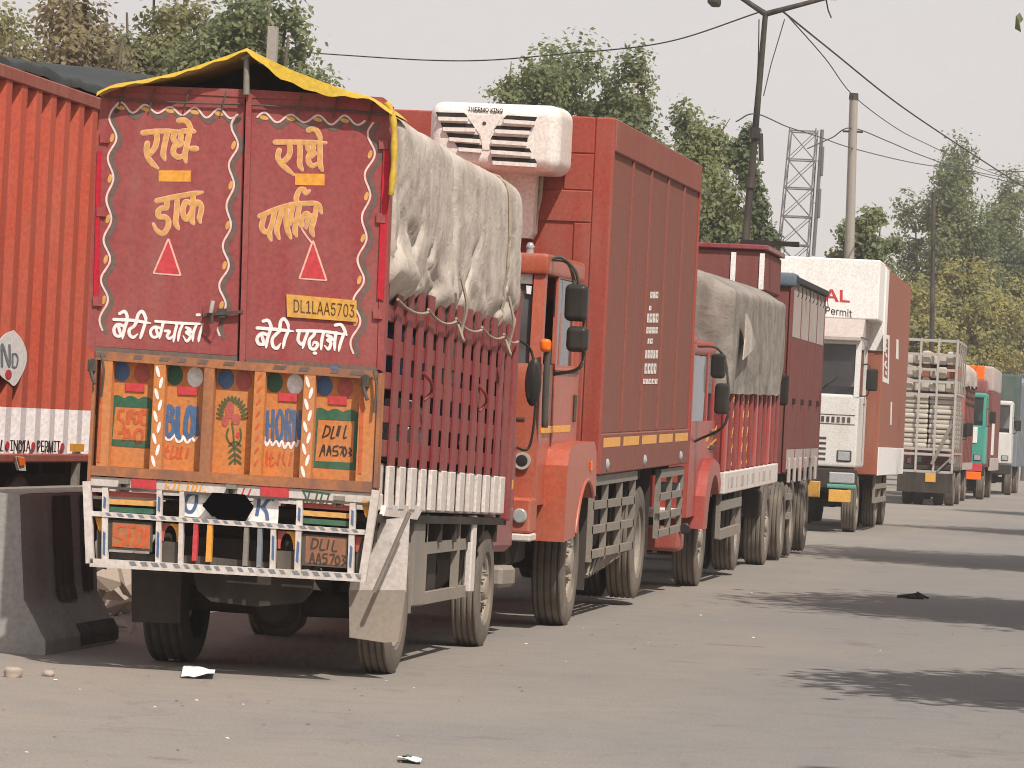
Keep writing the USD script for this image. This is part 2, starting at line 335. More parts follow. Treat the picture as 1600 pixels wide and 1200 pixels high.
def leafy(name, dark, light, tip):
    LK[name] = usdkit.material(stage, '/World/Looks/' + name, {
        'g': ('geometry', {}), 'n': ('noise_texture', {'scale': 0.55, 'detail': 3.0}), 'r': ('rgb_ramp', {'ramp': [(0.0, dark), (0.6, light), (0.93, light), (1.0, tip)]}),
        'r2': ('rgb_ramp', {'ramp': [(0.35, (0.7, 0.75, 0.7)), (0.68, (1.25, 1.15, 0.95))]}), 'mx': ('mix', {'mix_type': 'multiply', 'fac': 1.0}),
        'p': ('principled_bsdf', {'roughness': 0.5, 'specular_ior_level': 0.35}), 't': ('translucent_bsdf', {}), 'm': ('mix_closure', {'fac': 0.5})},
        [('g.random_per_island', 'r.fac'), ('g.position', 'n.vector'), ('n.fac', 'r2.fac'), ('r.color', 'mx.color1'), ('r2.color', 'mx.color2'), ('mx.color', 'p.base_color'), ('mx.color', 't.color'),
         ('p.BSDF', 'm.closure1'), ('t.BSDF', 'm.closure2')], surface='m.closure')
leafy('leaves_green', (0.20, 0.235, 0.125), (0.42, 0.45, 0.27), (0.62, 0.63, 0.48))
leafy('leaves_olive', (0.25, 0.25, 0.13), (0.47, 0.45, 0.28), (0.62, 0.59, 0.43))
leafy('leaves_yellow', (0.34, 0.32, 0.13), (0.56, 0.50, 0.22), (0.66, 0.60, 0.34))
leafy('leaves_dry', (0.26, 0.22, 0.14), (0.44, 0.37, 0.24), (0.58, 0.50, 0.35))

# ------------------------------------------------------------ ground
LK['asphalt'] = usdkit.material(stage, '/World/Looks/asphalt', {
    'g': ('geometry', {}), 's': ('separate_xyz', {}), 'big': ('noise_texture', {'scale': 0.22, 'detail': 6.0, 'roughness': 0.6, 'distortion': 0.5}),
    'm': ('mapping', {'scale': (1.6, 0.12, 1.0)}), 'trk': ('noise_texture', {'scale': 1.0, 'detail': 4.0}),
    'fine': ('noise_texture', {'scale': 55.0, 'detail': 4.0, 'roughness': 0.7}), 'spk': ('voronoi_texture', {'scale': 70.0}),
    'mr': ('map_range', {'from_min': -1.6, 'from_max': -5.2, 'to_min': 0.0, 'to_max': 0.75, 'clamp': True}),
    'nb': ('map_range', {'from_min': 0.3, 'from_max': 0.7, 'to_min': -0.35, 'to_max': 0.4}), 'add': ('math', {'math_type': 'add', 'use_clamp': True}),
    'tr': ('map_range', {'from_min': 0.3, 'from_max': 0.7, 'to_min': -0.16, 'to_max': 0.16}), 'add2': ('math', {'math_type': 'add', 'use_clamp': True}),
    'c': ('mix', {'color1': (0.190, 0.178, 0.168), 'color2': (0.248, 0.213, 0.180)}),
    'fr': ('rgb_ramp', {'ramp': [(0.25, (0.68, 0.68, 0.68)), (0.5, (1, 1, 1)), (0.75, (1.28, 1.26, 1.22))]}), 'mid': ('noise_texture', {'scale': 3.2, 'detail': 8.0, 'roughness': 0.72}), 'mdr': ('rgb_ramp', {'ramp': [(0.30, (0.90, 0.895, 0.89)), (0.5, (1, 1, 1)), (0.70, (1.05, 1.045, 1.04))]}),
    'oil': ('noise_texture', {'scale': 0.9, 'detail': 5.0, 'roughness': 0.65}), 'or': ('rgb_ramp', {'ramp': [(0.26, (0.52, 0.50, 0.49)), (0.37, (1, 1, 1))]}), 'cw': ('noise_texture', {'scale': 1.3, 'detail': 5.0}), 'cv': ('vector_math', {'math_type': 'multiply_add', 'vector2': (0.9, 0.9, 0.9)}), 'cr': ('voronoi_texture', {'scale': 0.30, 'feature': 'distance_to_edge'}), 'crr': ('rgb_ramp', {'ramp': [(0.0, (0.55, 0.54, 0.53)), (0.006, (1, 1, 1))]}),
    'mx2': ('mix', {'mix_type': 'multiply', 'fac': 1.0}), 'mx3': ('mix', {'mix_type': 'multiply', 'fac': 0.8}), 'mx4': ('mix', {'mix_type': 'multiply', 'fac': 0.28}), 'mx': ('mix', {'mix_type': 'multiply', 'fac': 1.0}),
    'bp': ('bump', {'strength': 0.35, 'distance': 0.006}), 'p': ('principled_bsdf', {'roughness': 0.88, 'specular_ior_level': 0.25})},
    [('g.position', 's.vector'), ('g.position', 'big.vector'), ('g.position', 'm.vector'), ('m.vector', 'trk.vector'), ('g.position', 'fine.vector'), ('g.position', 'spk.vector'),
     ('s.x', 'mr.value'), ('big.fac', 'nb.value'), ('mr.result', 'add.value1'), ('nb.result', 'add.value2'), ('trk.fac', 'tr.value'), ('add.value', 'add2.value1'), ('tr.result', 'add2.value2'),
     ('add2.value', 'c.fac'), ('fine.fac', 'fr.fac'), ('c.color', 'mx.color1'), ('fr.color', 'mx.color2'), ('g.position', 'mid.vector'), ('mid.fac', 'mdr.fac'), ('mx.color', 'mx2.color1'), ('mdr.color', 'mx2.color2'), ('g.position', 'oil.vector'), ('oil.fac', 'or.fac'), ('mx2.color', 'mx3.color1'), ('or.color', 'mx3.color2'), ('g.position', 'cw.vector'), ('cw.color', 'cv.vector1'), ('g.position', 'cv.vector3'), ('cv.vector', 'cr.vector'), ('cr.distance', 'crr.fac'), ('mx3.color', 'mx4.color1'), ('crr.color', 'mx4.color2'), ('mx4.color', 'p.base_color'), ('fine.fac', 'bp.height'), ('bp.normal', 'p.normal')], surface='p.BSDF')
paint('soil', (0.30, 0.24, 0.18), 0.95, 0.4, scale=0.3, bump=0.1)
def sheet(x0, x1, y0, y1, z): return np.array([[x0, y0, z], [x1, y0, z], [x1, y1, z], [x0, y1, z]], float), np.array([[0, 1, 2], [0, 2, 3]])
top('ground', sheet(-1500, 1500, -300, 3000, -0.006), 'soil', kind='structure')
top('road', sheet(-15, 2.1, -60, 700, 0.0), 'asphalt', kind='structure')
top('far_kerb', box(2.1, 2.35, -60, 700, -0.05, 0.13, 0.02), 'concrete', kind='structure')
# ------------------------------------------------------------ wheels and other shared pieces
def wheel(parent, c, r, w, side=1, hub='dish', mat='rubber', rim='rim_grey'):
    h = w / 2; s = side
    tread = []
    for k, a in enumerate(np.linspace(-0.8, 0.8, 17)):
        tread.append((a * h, r * (0.972 if k % 4 == 2 else 1.0)))
    prof = [(-0.5 * h, 0.58 * r), (-0.95 * h, 0.64 * r), (-h, 0.80 * r), (-0.93 * h, 0.94 * r)] + tread + [(0.93 * h, 0.94 * r), (h, 0.80 * r), (0.97 * h, 0.72 * r), (0.95 * h, 0.64 * r), (0.6 * h, 0.58 * r), (-0.5 * h, 0.58 * r)]
    t = part(parent, 'wheel', lathe([(s * a, q) for a, q in prof], c, 40), mat, 40)
    if hub == 'front':
        pr = [(0.62 * h, 0.60 * r), (0.78 * h, 0.585 * r), (0.72 * h, 0.52 * r), (0.50 * h, 0.47 * r), (0.62 * h, 0.36 * r), (0.72 * h, 0.22 * r), (0.98 * h, 0.19 * r), (1.05 * h, 0.15 * r), (1.05 * h, 0.0)]
        ring, na = 0.29 * r, 0.66 * h
    else:
        pr = [(0.62 * h, 0.60 * r), (0.80 * h, 0.585 * r), (0.72 * h, 0.54 * r), (0.0, 0.50 * r), (-0.45 * h, 0.42 * r), (-0.50 * h, 0.24 * r), (0.25 * h, 0.20 * r), (0.35 * h, 0.14 * r), (0.35 * h, 0.0)]
        ring, na = 0.31 * r, -0.47 * h
    part(t, 'rim', lathe([(s * a, q) for a, q in pr], c, 28), rim, 30)
    nuts = []
    for k in range(8):
        g = k * math.pi / 4 + 0.2; p = np.array(c) + [s * na, ring * math.cos(g), ring * math.sin(g)]
        nuts.append(tube([p, p + [s * 0.11 * h + s * 0.02, 0, 0]], 0.030 * r, 6))
    part(t, 'wheel_nuts', nuts, 'steel_grey')
    part(t, 'hand_holes', [tube([np.array(c) + [s * (pr[3][0] + 0.004), 0.43 * r * math.cos(g), 0.43 * r * math.sin(g)], np.array(c) + [s * (pr[3][0] + 0.012), 0.43 * r * math.cos(g), 0.43 * r * math.sin(g)]], 0.05 * r, 10) for g in np.arange(6) * math.pi / 3], 'chassis_black')
    return t
def rope_line(pts, r=0.008): return tube(spline(pts, 5), r, 5)
def sag(a, b, drop, n=24):
    t = np.linspace(0, 1, n)[:, None]; p = np.asarray(a) * (1 - t) + np.asarray(b) * t
    p[:, 2] -= (4 * drop * t * (1 - t))[:, 0]; return p
def wave(p, q, amp, n, ph=0.0, k=40):
    """A hand-painted wavy line from p to q."""
    p, q = np.asarray(p, float), np.asarray(q, float); d = q - p; L = np.hypot(*d); nrm = np.array([-d[1], d[0]]) / L
    t = np.linspace(0, 1, k * max(1, int(n)) // 2); wob = 1 + 0.18 * np.sin(t * 9 + 1)
    return p + t[:, None] * d + (amp * wob * np.sin(2 * np.pi * n * t + ph))[:, None] * nrm

# ------------------------------------------------------------ the painted delivery truck seen from behind
F1 = Frame((-5.21, 25.4, 0), -1.07)
T = thing('delivery_truck', 'nearest maroon truck seen from behind with painted Hindi doors and orange tailgate', 'truck', F1)
YD, YB = -1.20, 4.25
Q = lambda px, py, y=YD: F1.y(px, py, y)
# doors
dl = part(T, 'door', slab(F1, [(170, 137), (383, 146), (371, 556), (147, 541)], YD, YD + 0.04), 'maroon_door', label='left rear door with yellow Hindi lettering')
dr = part(T, 'door', slab(F1, [(394, 146), (602, 158), (588, 576), (382, 561)], YD, YD + 0.04), 'maroon_door', label='right rear door carrying the number plate')
part(dr, 'meeting_rail', vbar(F1, (389, 146), (378, 568), 8.5, YD - 0.028, YD + 0.03), 'maroon_door')
part(dl, 'lower_lip', rbar(F1, (148, 546), (370, 561), 9, YD - 0.03, YD + 0.02), 'shade_grey')
part(dr, 'lower_lip', rbar(F1, (384, 564), (588, 578), 9, YD - 0.03, YD + 0.02), 'shade_grey')
# hinges
for d, pts in ((dl, [(163, 215), (158, 330), (152, 470)]), (dr, [(599, 225), (595, 340), (590, 490)])):
    for p in pts: part(d, 'hinge', rbar(F1, (p[0] - 7, p[1]), (p[0] + 7, p[1] + 1), 15, YD - 0.016, YD), 'maroon_door')
O1, S1 = (200, 170), 0.0875
def painted(parent, name, text, org, sc, w, out='letter_pink', fill='letter_yellow', plane=YD, grow=1.1, F=F1):
    if out: part(parent, name, decal(F, strokes(text, org, sc, w, grow=grow), plane, d=0.002), out)
    part(parent, name, decal(F, strokes(text, org, sc, w), plane, d=0.0035), fill)
painted(dl, 'hindi_lettering', '270,430 500,405 880,400|980,400 1080,395 1190,405|510,430 515,560 480,690 390,800 345,840|345,620 330,720 345,840 420,960 530,1060|710,400 670,560 640,700 630,820 655,910|830,440 808,530 850,620 815,710 810,790 860,850 930,860 1010,800|930,420 945,500 925,560|960,600 920,640 850,660|1105,390 1070,560 1040,700 1015,820 1030,950|910,210 1000,205 1070,250 1110,340 1115,390|1140,710 1190,710 1235,712', O1, S1, 78)
part(dl, 'painted_bar', decal(F1, rect(248, 266, 298, 283.5, 0.5), YD), 'bar_orange')
painted(dl, 'hindi_lettering', '340,450 700,370 1010,315 1280,270|545,430 530,590 430,610 360,680 380,780 500,790 570,860 570,980 500,1100 420,1130 320,1050 260,930|755,380 745,700 725,900 780,1030|1090,320 1075,700 1065,850 1095,930|1060,520 940,470 880,600 880,720 930,830 1000,780 1060,620|1080,580 1180,480 1260,560 1250,700 1220,800 1240,900', (220, 280), 0.075, 88)
painted(dr, 'hindi_lettering', '270,430 600,430 900,435 1320,440|560,450 580,600 540,730 440,830 390,860|350,600 320,740 390,880 500,980 650,1110|780,430 785,700 775,880 830,1010|940,450 950,560 1000,640 960,740 970,860 1050,920 1140,870|1060,480 1060,560 1020,620|1080,660 1040,700 1000,730|1200,430 1205,700 1200,880 1245,1020|960,180 1060,150 1140,200 1190,300 1210,400', (410, 190), 0.075, 86)
part(dr, 'painted_bar', decal(F1, rect(461, 271, 507, 289, 0.8), YD), 'bar_orange')
painted(dr, 'hindi_lettering', '200,650 450,540 800,430 1100,405 1280,410 1350,480 1380,590|280,640 250,760 230,860 290,950 380,930|480,580 430,800 380,960 410,1110|620,540 560,760 520,920 565,1080|710,520 700,660 710,820 740,940 790,1070|830,480 790,640 800,740 740,840|960,430 910,720 870,900 900,1030|760,750 820,760 880,750|910,400 900,280 960,150 1040,140 1080,200 1150,160|1000,830 1000,700 1080,600 1140,640 1110,760 1085,880|1140,700 1200,650 1250,640|1285,470 1240,720 1190,900 1225,1030', (390, 285), 0.08125, 78)
part(dr, 'hindi_lettering', decal(F1, strokes('985,800 1010,900 1100,1040 1210,1180', (390, 285), 0.08125, 36, taper=False), YD, d=0.0025), 'letter_pink')
W = dict(out=None, fill='letter_white')
painted(dl, 'hindi_slogan', '130,240 420,255 700,300|335,265 290,400 262,540|295,350 190,320 130,390 150,480 220,500 275,450|200,350 215,410 235,470|220,150 290,115 330,170 340,260|480,285 440,350 372,400 372,480 430,520 500,470|620,290 580,420 540,540|480,270 510,160 570,115 620,200 632,290', (165, 475), 0.1, 50, **W)
painted(dl, 'hindi_slogan', '780,270 1180,300 1530,312|900,290 870,420 840,540|862,380 760,360 700,430 730,510 800,510 855,450|785,380 800,430 815,490|930,420 1000,430 960,500 1000,540 1070,480|1120,300 1080,450 1060,590|1205,310 1150,450 1130,580|1260,370 1320,400 1260,445 1325,500 1270,580 1210,500|1300,445 1390,430|1420,320 1370,450 1360,580|1520,330 1470,480 1450,590|1430,170 1450,168 1475,170', (165, 475), 0.1, 44, **W)
painted(dr, 'hindi_slogan', '110,540 380,560 640,590|305,570 262,700 240,830|275,650 180,620 110,690 130,770 210,780 255,730|180,650 195,710 212,770|200,440 270,430 310,500 320,560|435,590 340,690 340,800 400,840 455,770|570,580 520,700 490,840|440,560 460,440 510,410 560,480 575,580', (390, 455), 0.10625, 48, **W)
painted(dr, 'hindi_slogan', '700,580 1060,590 1430,640|730,600 712,720 770,780 820,700|860,590 810,720 780,840|960,600 940,650 880,720 890,830 960,850 1000,780 950,750 925,800|950,910 962,912 975,910|1090,600 1060,720 1050,860|1140,650 1200,680 1150,720 1195,760 1160,850 1100,800|1180,715 1265,700|1270,610 1250,750 1250,870|1390,620 1340,750 1310,880|1260,500 1340,490 1390,560 1425,650', (390, 455), 0.10625, 46, **W)
# triangles, wavy borders
for d, a, b, c in ((dl, (263, 375), (281, 429), (241, 426)), (dr, (489, 378), (509, 437), (469, 434))):
    tri = Polygon([a, b, c])
    part(d, 'painted_triangle', decal(F1, tri.buffer(2.2), YD, d=0.002), 'letter_pink')
    part(d, 'painted_triangle', decal(F1, tri.buffer(-0.6), YD, d=0.0035), 'paint_red')
def border(d, p, q, amp, n, ph, shift, leafside):
    w = wave(p, q, amp, n, ph)
    ln = LineString(w)
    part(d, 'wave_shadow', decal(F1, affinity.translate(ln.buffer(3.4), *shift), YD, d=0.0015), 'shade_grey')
    dv = np.asarray(q, float) - p; L = np.hypot(*dv); nr = np.array([-dv[1], dv[0]]) / L * leafside
    lv = []
    for k in range(int(n)):
        c = np.asarray(p) + dv * ((k + (0.25 if leafside * math.cos(ph) < 0 else 0.75)) % n + 0.0) / n + nr * 0.5
        lv.append(affinity.rotate(affinity.scale(Point(*c).buffer(1), 3.2, 7.0), math.degrees(math.atan2(dv[1], dv[0])) - 78))
    part(d, 'painted_leaves', decal(F1, unary_union(lv), YD, d=0.002), 'letter_yellow')
    part(d, 'wave_border', decal(F1, ln.buffer(1.5), YD, d=0.003), 'wave_white')
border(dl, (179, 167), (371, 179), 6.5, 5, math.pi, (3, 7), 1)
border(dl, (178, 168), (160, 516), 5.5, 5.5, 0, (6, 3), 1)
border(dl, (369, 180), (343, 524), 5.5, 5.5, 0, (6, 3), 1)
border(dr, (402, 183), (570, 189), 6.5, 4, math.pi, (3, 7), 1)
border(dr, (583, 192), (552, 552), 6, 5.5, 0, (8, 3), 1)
# latch, plate
part(dl, 'latch_shadow_plate', slab(F1, [(318, 478), (338, 474), (344, 500), (330, 534), (316, 520)], YD - 0.012, YD), 'maroon_door')
part(dl, 'latch', [rbar(F1, (318, 492), (379, 487), 4.5, YD - 0.035, YD - 0.015), tube([Q(331, 506, YD - 0.05), Q(330, 488, YD - 0.06), Q(334, 470, YD - 0.05)], 0.012, 8), rbar(F1, (340, 489), (352, 489), 14, YD - 0.03, YD)], 'dark_grey')
part(dl, 'latch_handle', tube([Q(329, 489, YD - 0.075), Q(333, 470, YD - 0.07)], 0.013, 8), 'galvanised', True)
pl = part(T, 'number_plate', slab(F1, [(447.5, 459.5), (557, 469.5), (556.5, 503), (448.5, 495)], YD - 0.012, YD), 'plate_yellow')
part(pl, 'plate_lettering', letter_decal(F1, 'DL1LAA5703', [(459, 467.5), (554, 476), (553.5, 496), (459, 488)], YD - 0.012, d=0.002, bold=False), 'brown_ink')
# frame round the doors
fr = part(T, 'rear_frame', [slab(F1, [(158, 148), (170, 135), (170, 168), (148, 545), (135, 543), (150, 240)], YD - 0.004, YD + 0.09), slab(F1, [(602, 157), (611, 166), (614, 185), (598, 580), (589, 577)], YD - 0.004, YD + 0.09),
                            slab(F1, [(158, 146), (172, 132), (395, 140), (598, 152), (612, 166), (600, 163), (170, 141)], YD - 0.006, YD + 0.1)], 'maroon_door')
part(fr, 'red_strip', slab(F1, [(599, 235), (609, 235), (599, 470), (589.5, 466)], YD - 0.012, YD - 0.004), 'bright_red')
part(fr, 'red_strip', slab(F1, [(151.5, 236), (158, 236), (153, 474), (146, 474)], YD - 0.012, YD - 0.004), 'bright_red')
part(fr, 'lashing_rope', [rope_line([Q(163, 152 + 0.0, YD - 0.02), Q(270, 160, YD - 0.02), Q(380, 163, YD - 0.02)], 0.006), rope_line([Q(392, 164, YD - 0.02), Q(500, 170, YD - 0.02), Q(606, 178, YD - 0.02)], 0.006)] +
     [rope_line([Q(x + 4, y - 18, YD - 0.02), Q(x, y - 4, YD - 0.025), Q(x - 4, y + 14, YD - 0.02)], 0.005) for x, y in ((190, 153), (238, 156), (292, 158), (350, 161), (467, 168), (524, 171), (580, 175))], 'dark_grey')
# tailgate
YT = YD - 0.02
tg = part(T, 'tailgate', slab(F1, [(152, 552), (588, 584), (584, 765), (136, 740)], YT + 0.075, YT + 0.10), 'panel_orange')
part(tg, 'top_rail', slab(F1, [(150, 548), (588, 580), (588, 593), (149, 562)], YT - 0.022, YT + 0.08), 'worn_orange')
chips = [Polygon([(x, y), (x + w, y + 1), (x + w - 3, y + 7), (x - 4, y + 6)]) for x, w in ((152, 16), (212, 12), (252, 14), (282, 10), (312, 14), (352, 16), (430, 18), (470, 14), (520, 12), (550, 20)) for y in [550 + (x - 150) * 0.073]]
part(tg, 'painted_chips', decal(F1, unary_union(chips), YT - 0.022, d=0.002), 'shade_grey')
part(tg, 'painted_chips', decal(F1, rect(517, 571, 528, 577, 1), YT - 0.022, d=0.003), 'paint_blue')
part(tg, 'bottom_rail', slab(F1, [(138, 727), (584, 753), (583, 770), (136, 742)], YT - 0.024, YT + 0.08), 'worn_orange')
ex = [(154, 172), (237, 255), (315, 331), (394, 411), (471, 489), (559, 586)]      # stakes, at half height
for k, (a, b) in enumerate(ex):
    y0, y1 = 560 + (a - 150) * 0.075, 728 + (a - 140) * 0.06
    m = slab(F1, [(a + 4.5, y0), (b + 4.5, y0 + 1), (b - 4, y1 + 1), (a - 4, y1)], YT - 0.02, YT + 0.075)
    st = part(tg, 'stake', m, 'panel_orange' if k != 2 else 'worn_orange')
for k in (1, 4):
    a, b = ex[k]
    c = [affinity.rotate(affinity.scale(Point((a + b) / 2 + (3 if j % 2 else -3) + 3.5 - j * 0.9, 578 + (a - 200) * 0.07 + j * 17.5).buffer(1), 2.6, 9), 14 if j % 2 else -14) for j in range(9)]
    part(tg, 'painted_leaves', decal(F1, unary_union(c), YT - 0.02, d=0.002), 'letter_white')
part(tg, 'painted_leaves', decal(F1, unary_union([affinity.rotate(affinity.scale(Point(405.5 - j * 0.8, 590 + j * 19).buffer(1), 2.0, 6), 35) for j in range(8)]), YT - 0.02, d=0.002), 'faded_red')
part(tg, 'red_edge', [vbar(F1, (567, 588), (562, 740), 5, YT - 0.024, YT - 0.02), vbar(F1, (160, 566), (154, 722), 4, YT - 0.024, YT - 0.02)], 'faded_red')
pan = [(172, 237), (255, 315), (331, 394), (411, 471), (489, 559)]
for k, (a, b) in enumerate(pan):
    y0, y1 = 562 + (a - 160) * 0.073, 727 + (a - 150) * 0.06
    pn = part(tg, 'panel', slab(F1, [(a + 4.5, y0), (b + 4.5, y0 + 4), (b - 4, y1 + 4), (a - 4, y1)], YT + 0.052, YT + 0.074), 'panel_orange')
    PY = YT + 0.052; D = lambda nm, g, mt, d=0.002: part(tg, nm, decal(F1, g, PY, d=d), mt)
    cx, cy = (a + 20, 580 + (a - 172) * 0.072)
    ell = lambda x, y, rx, ry: affinity.scale(Point(x, y).buffer(1, 10), rx, ry)
    D('painted_disc', ell(cx - 2 if k != 2 else cx + 2, cy, 12.8, 16), 'paint_green' if k in (1, 3) else 'paint_blue')
    D('painted_disc', ell(min(cx + 30, b - 10), cy + 3, 12.5, 16).intersection(rect(a, 500, b + 3, 800)), 'clean_white' if k in (1, 3) else 'paint_rose')
    if k != 2:
        part(tg, 'reflector', decal(F1, rect(a + 24 - (k == 1) * 1, 598 + (a - 172) * 0.064, a + 53, 611 + (a - 172) * 0.064, 1.5), PY, d=0.008), 'paint_red')
    if k in (0, 4):
        x0, x1, ty, by = (a - 0.5, b + 1, 617 + (k == 4) * 20, 696 + (k == 4) * 34)
        tx = np.linspace(x0 + 3, x1, 24); ty_ = ty + (tx - x0) * 0.06 - 4.5 * np.abs(np.sin((tx - x0) / (x1 - x0) * 3 * np.pi)) + 4
        outer = Polygon(list(zip(tx, ty_)) + [(x1 - 3, by + 5), (x0 - 3.5, by)])
        inner = Polygon([(x0 + 9, ty + 18), (x1 - 6, ty + 21), (x1 - 9, by - 7), (x0 + 4, by - 10)])
        D('green_frame', outer.difference(inner), 'paint_green')
if 1:
    PY = YT + 0.052
    D = lambda nm, g, mt, d=0.002: part(tg, nm, decal(F1, g, PY, d=d), mt)
    o, s = (160, 600), 170 / 1457
    D('red_lettering', strokes('300,350 230,360 220,450 290,520 280,640 210,650|330,380 390,360 400,420 350,470|340,380 345,540|430,400 470,380 500,420 480,500 440,520 420,450|560,360 520,380 530,520 590,540|580,350 560,420|330,600 300,680 280,780|340,600 370,700 380,780|470,610 430,690 440,780 500,790 540,700 520,620 470,610|300,710 380,705', o, s, 40, taper=False), 'faded_red')
    D('blue_lettering', strokes('870,290 850,500 850,660|870,290 935,330 930,430 870,470|870,470 950,500 950,620 900,690 850,660|1015,300 1010,500 1005,690 1050,690|1150,330 1120,480 1110,640 1150,700 1200,660 1215,480 1190,320 1150,330|1250,300 1255,520 1270,690', o, s, 62, taper=False), 'paint_blue', 0.003)
    D('white_drip', strokes('820,650 860,740 920,740 965,680 1000,770 1060,760 1085,700 1120,780 1160,770 1190,710 1230,760 1270,710', o, s, 30, taper=False), 'letter_white')
    D('red_lettering', strokes('880,830 840,900 850,990|950,830 915,990 980,960|1010,840 990,990|1060,850 1040,930 1060,1000|1150,850 1120,1000|850,900 900,890|1000,990 1060,985', o, s, 30), 'faded_red')
    o, s = (320, 570), 170 / 1200
    D('blue_lettering', strokes('695,500 690,660 685,840|755,490 750,660 745,840|690,670 750,660|830,500 795,600 795,740 820,830 855,740 860,580 830,500|905,490 900,660 895,840|905,490 950,520 945,620 905,640|920,640 940,740 940,840|985,500 985,660 985,840|985,510 1015,660 1040,820|1050,500 1050,660 1050,830', o, s, 34, taper=False), 'paint_blue', 0.003)
    D('white_drip', strokes('655,790 680,890 720,830 745,890 790,840 820,900 850,840 880,920 920,860 950,920 985,850 1010,900 1035,830', o, s, 22, taper=False), 'letter_white')
    D('red_lettering', strokes('690,950 680,1040 690,1120|740,960 720,1110 780,1080|830,960 800,1110|880,960 860,1050 890,1110|960,960 930,1110|670,1030 760,1020', o, s, 22), 'faded_red')
    # the flower
    fan = [affinity.rotate(affinity.scale(Point(300 + 135 * math.sin(g), 560 - 175 * math.cos(g)).buffer(1), 17, 45), math.degrees(g) * 0.8) for g in np.linspace(-1.75, 1.75, 15)]
    tr = lambda g: affinity.translate(affinity.scale(g, s, s, origin=(0, 0)), *o)
    D('flower_leaves', tr(unary_union(fan)), 'leaf_green_paint')
    D('flower_bud', tr(unary_union([affinity.scale(Point(275, 500).buffer(1), 48, 95), affinity.scale(Point(225, 620).buffer(1), 38, 62), affinity.scale(Point(345, 600).buffer(1), 50, 60)])), 'paint_rose', 0.003)
    D('flower_stem', strokes('300,640 315,760 325,900 335,1100|260,700 240,780 270,860 320,900|390,700 400,800 370,870 330,900', o, s, 20, taper=False), 'leaf_green_paint')
    D('flower_leaves', tr(unary_union([affinity.rotate(affinity.scale(Point(332 + sd * 38, yy).buffer(1), 15, 46), -sd * 48) for sd in (-1, 1) for yy in (870, 940, 1010, 1070)])), 'leaf_green_paint')
    D('flower_bud', tr(affinity.scale(Point(365, 775).buffer(1), 24, 32)), 'paint_red', 0.003)
    o, s = (460, 570), 140 / 884
    D('black_lettering', strokes('310,600 295,660 275,720|310,600 350,620 340,680 275,720|388,610 362,718 396,716|440,600 415,700|455,600 430,705|510,600 485,715 515,712|250,900 290,790 295,890|265,850 300,845|320,890 345,800 360,890|330,850 365,850|430,800 390,810 385,850 420,850 425,890 375,895|448,812 480,815 454,892|500,810 480,850 490,900 515,860 500,810|545,820 560,850 540,865 560,890 540,900', o, s, 15), 'black_ink', 0.003)
for (x, y) in ((150, 560), (576, 585)):
    part(tg, 'hinge_chain', [tube(spline([Q(x - 4, y, YT - 0.06), Q(x - 8, y + 20, YT - 0.05), Q(x - 2, y + 40, YT - 0.06)]), 0.012, 6), tube(spline([Q(x + 8, y - 6, YT - 0.05), Q(x + 12, y + 20, YT - 0.06), Q(x + 8, y + 60, YT - 0.05)]), 0.008, 6), box(*(Q(x - 5, y + 8, YT)[[0]] - 0.02), Q(x - 5, y, YT)[0] + 0.03, YT - 0.05, YT, Q(x, y + 14, YT)[2] - 0.03, Q(x, y + 14, YT)[2] + 0.05, 0.008)], 'dark_grey')
part(tg, 'side_rail', [vbar(F1, (149, 560), (136, 790), 5, YT - 0.03, YT + 0.06), vbar(F1, (594, 583), (586, 762), 6, YT - 0.035, YT + 0.06)], 'worn_orange')
# rear sill and bumper frame
part(T, 'rear_sill', slab(F1, [(138, 744), (584, 771), (583, 798), (486, 790), (300, 776), (136, 768)], YT - 0.012, YT + 0.05), 'white_paint')
for (x, y, mt, w) in ((206, 749, 'paint_red', 38), (407, 762, 'paint_red', 44)): part(T, 'reflector', decal(F1, rect(x, y - 3, x + w, y + 16, 2.0), YT - 0.012, d=0.008), mt)
part(T, 'sill_lettering', decal(F1, strokes('262,748 260,756 258,766|268,748 274,756 268,766 262,760|282,750 278,768 288,766|296,750 292,768|304,752 300,768 308,762 306,752|316,753 312,770 322,768|258,747 290,749 324,752', (0, 0), 1, 2.6, taper=False), YT - 0.012), 'bar_orange')
part(T, 'sill_lettering', decal(F1, strokes('474,768 478,778 472,786|484,768 480,786 490,784|496,770 492,787|504,770 500,788 508,782|514,772 510,788|472,767 494,769 516,772', (0, 0), 1, 2.6, taper=False), YT - 0.012), 'paint_green')
part(T, 'sill_lettering', decal(F1, strokes('382,762 378,776 388,774|392,764 386,778', (0, 0), 1, 2.4, taper=False), YT - 0.012), 'paint_red')
for (x, y) in ((192, 752), (360, 760), (528, 778)):
    part(T, 'tailgate_hinge', [rbar(F1, (x - 7, y), (x + 8, y + 1), 7, YT - 0.075, YT), vbar(F1, (x - 5, y), (x - 5, y + 14), 4, YT - 0.06, YT), vbar(F1, (x + 6, y), (x + 6, y + 14), 4, YT - 0.06, YT)], 'steel_grey')
YF = YD - 0.10
bm = part(T, 'bumper', rbar(F1, (140, 879), (570, 903), 13, YF - 0.02, YF + 0.06), 'white_paint')
part(bm, 'middle_bar', rbar(F1, (140, 802), (573, 832), 8, YF - 0.01, YF + 0.03), 'white_paint')
part(bm, 'top_bar', rbar(F1, (140, 760), (578, 788), 4, YF, YF + 0.03), 'dark_grey')
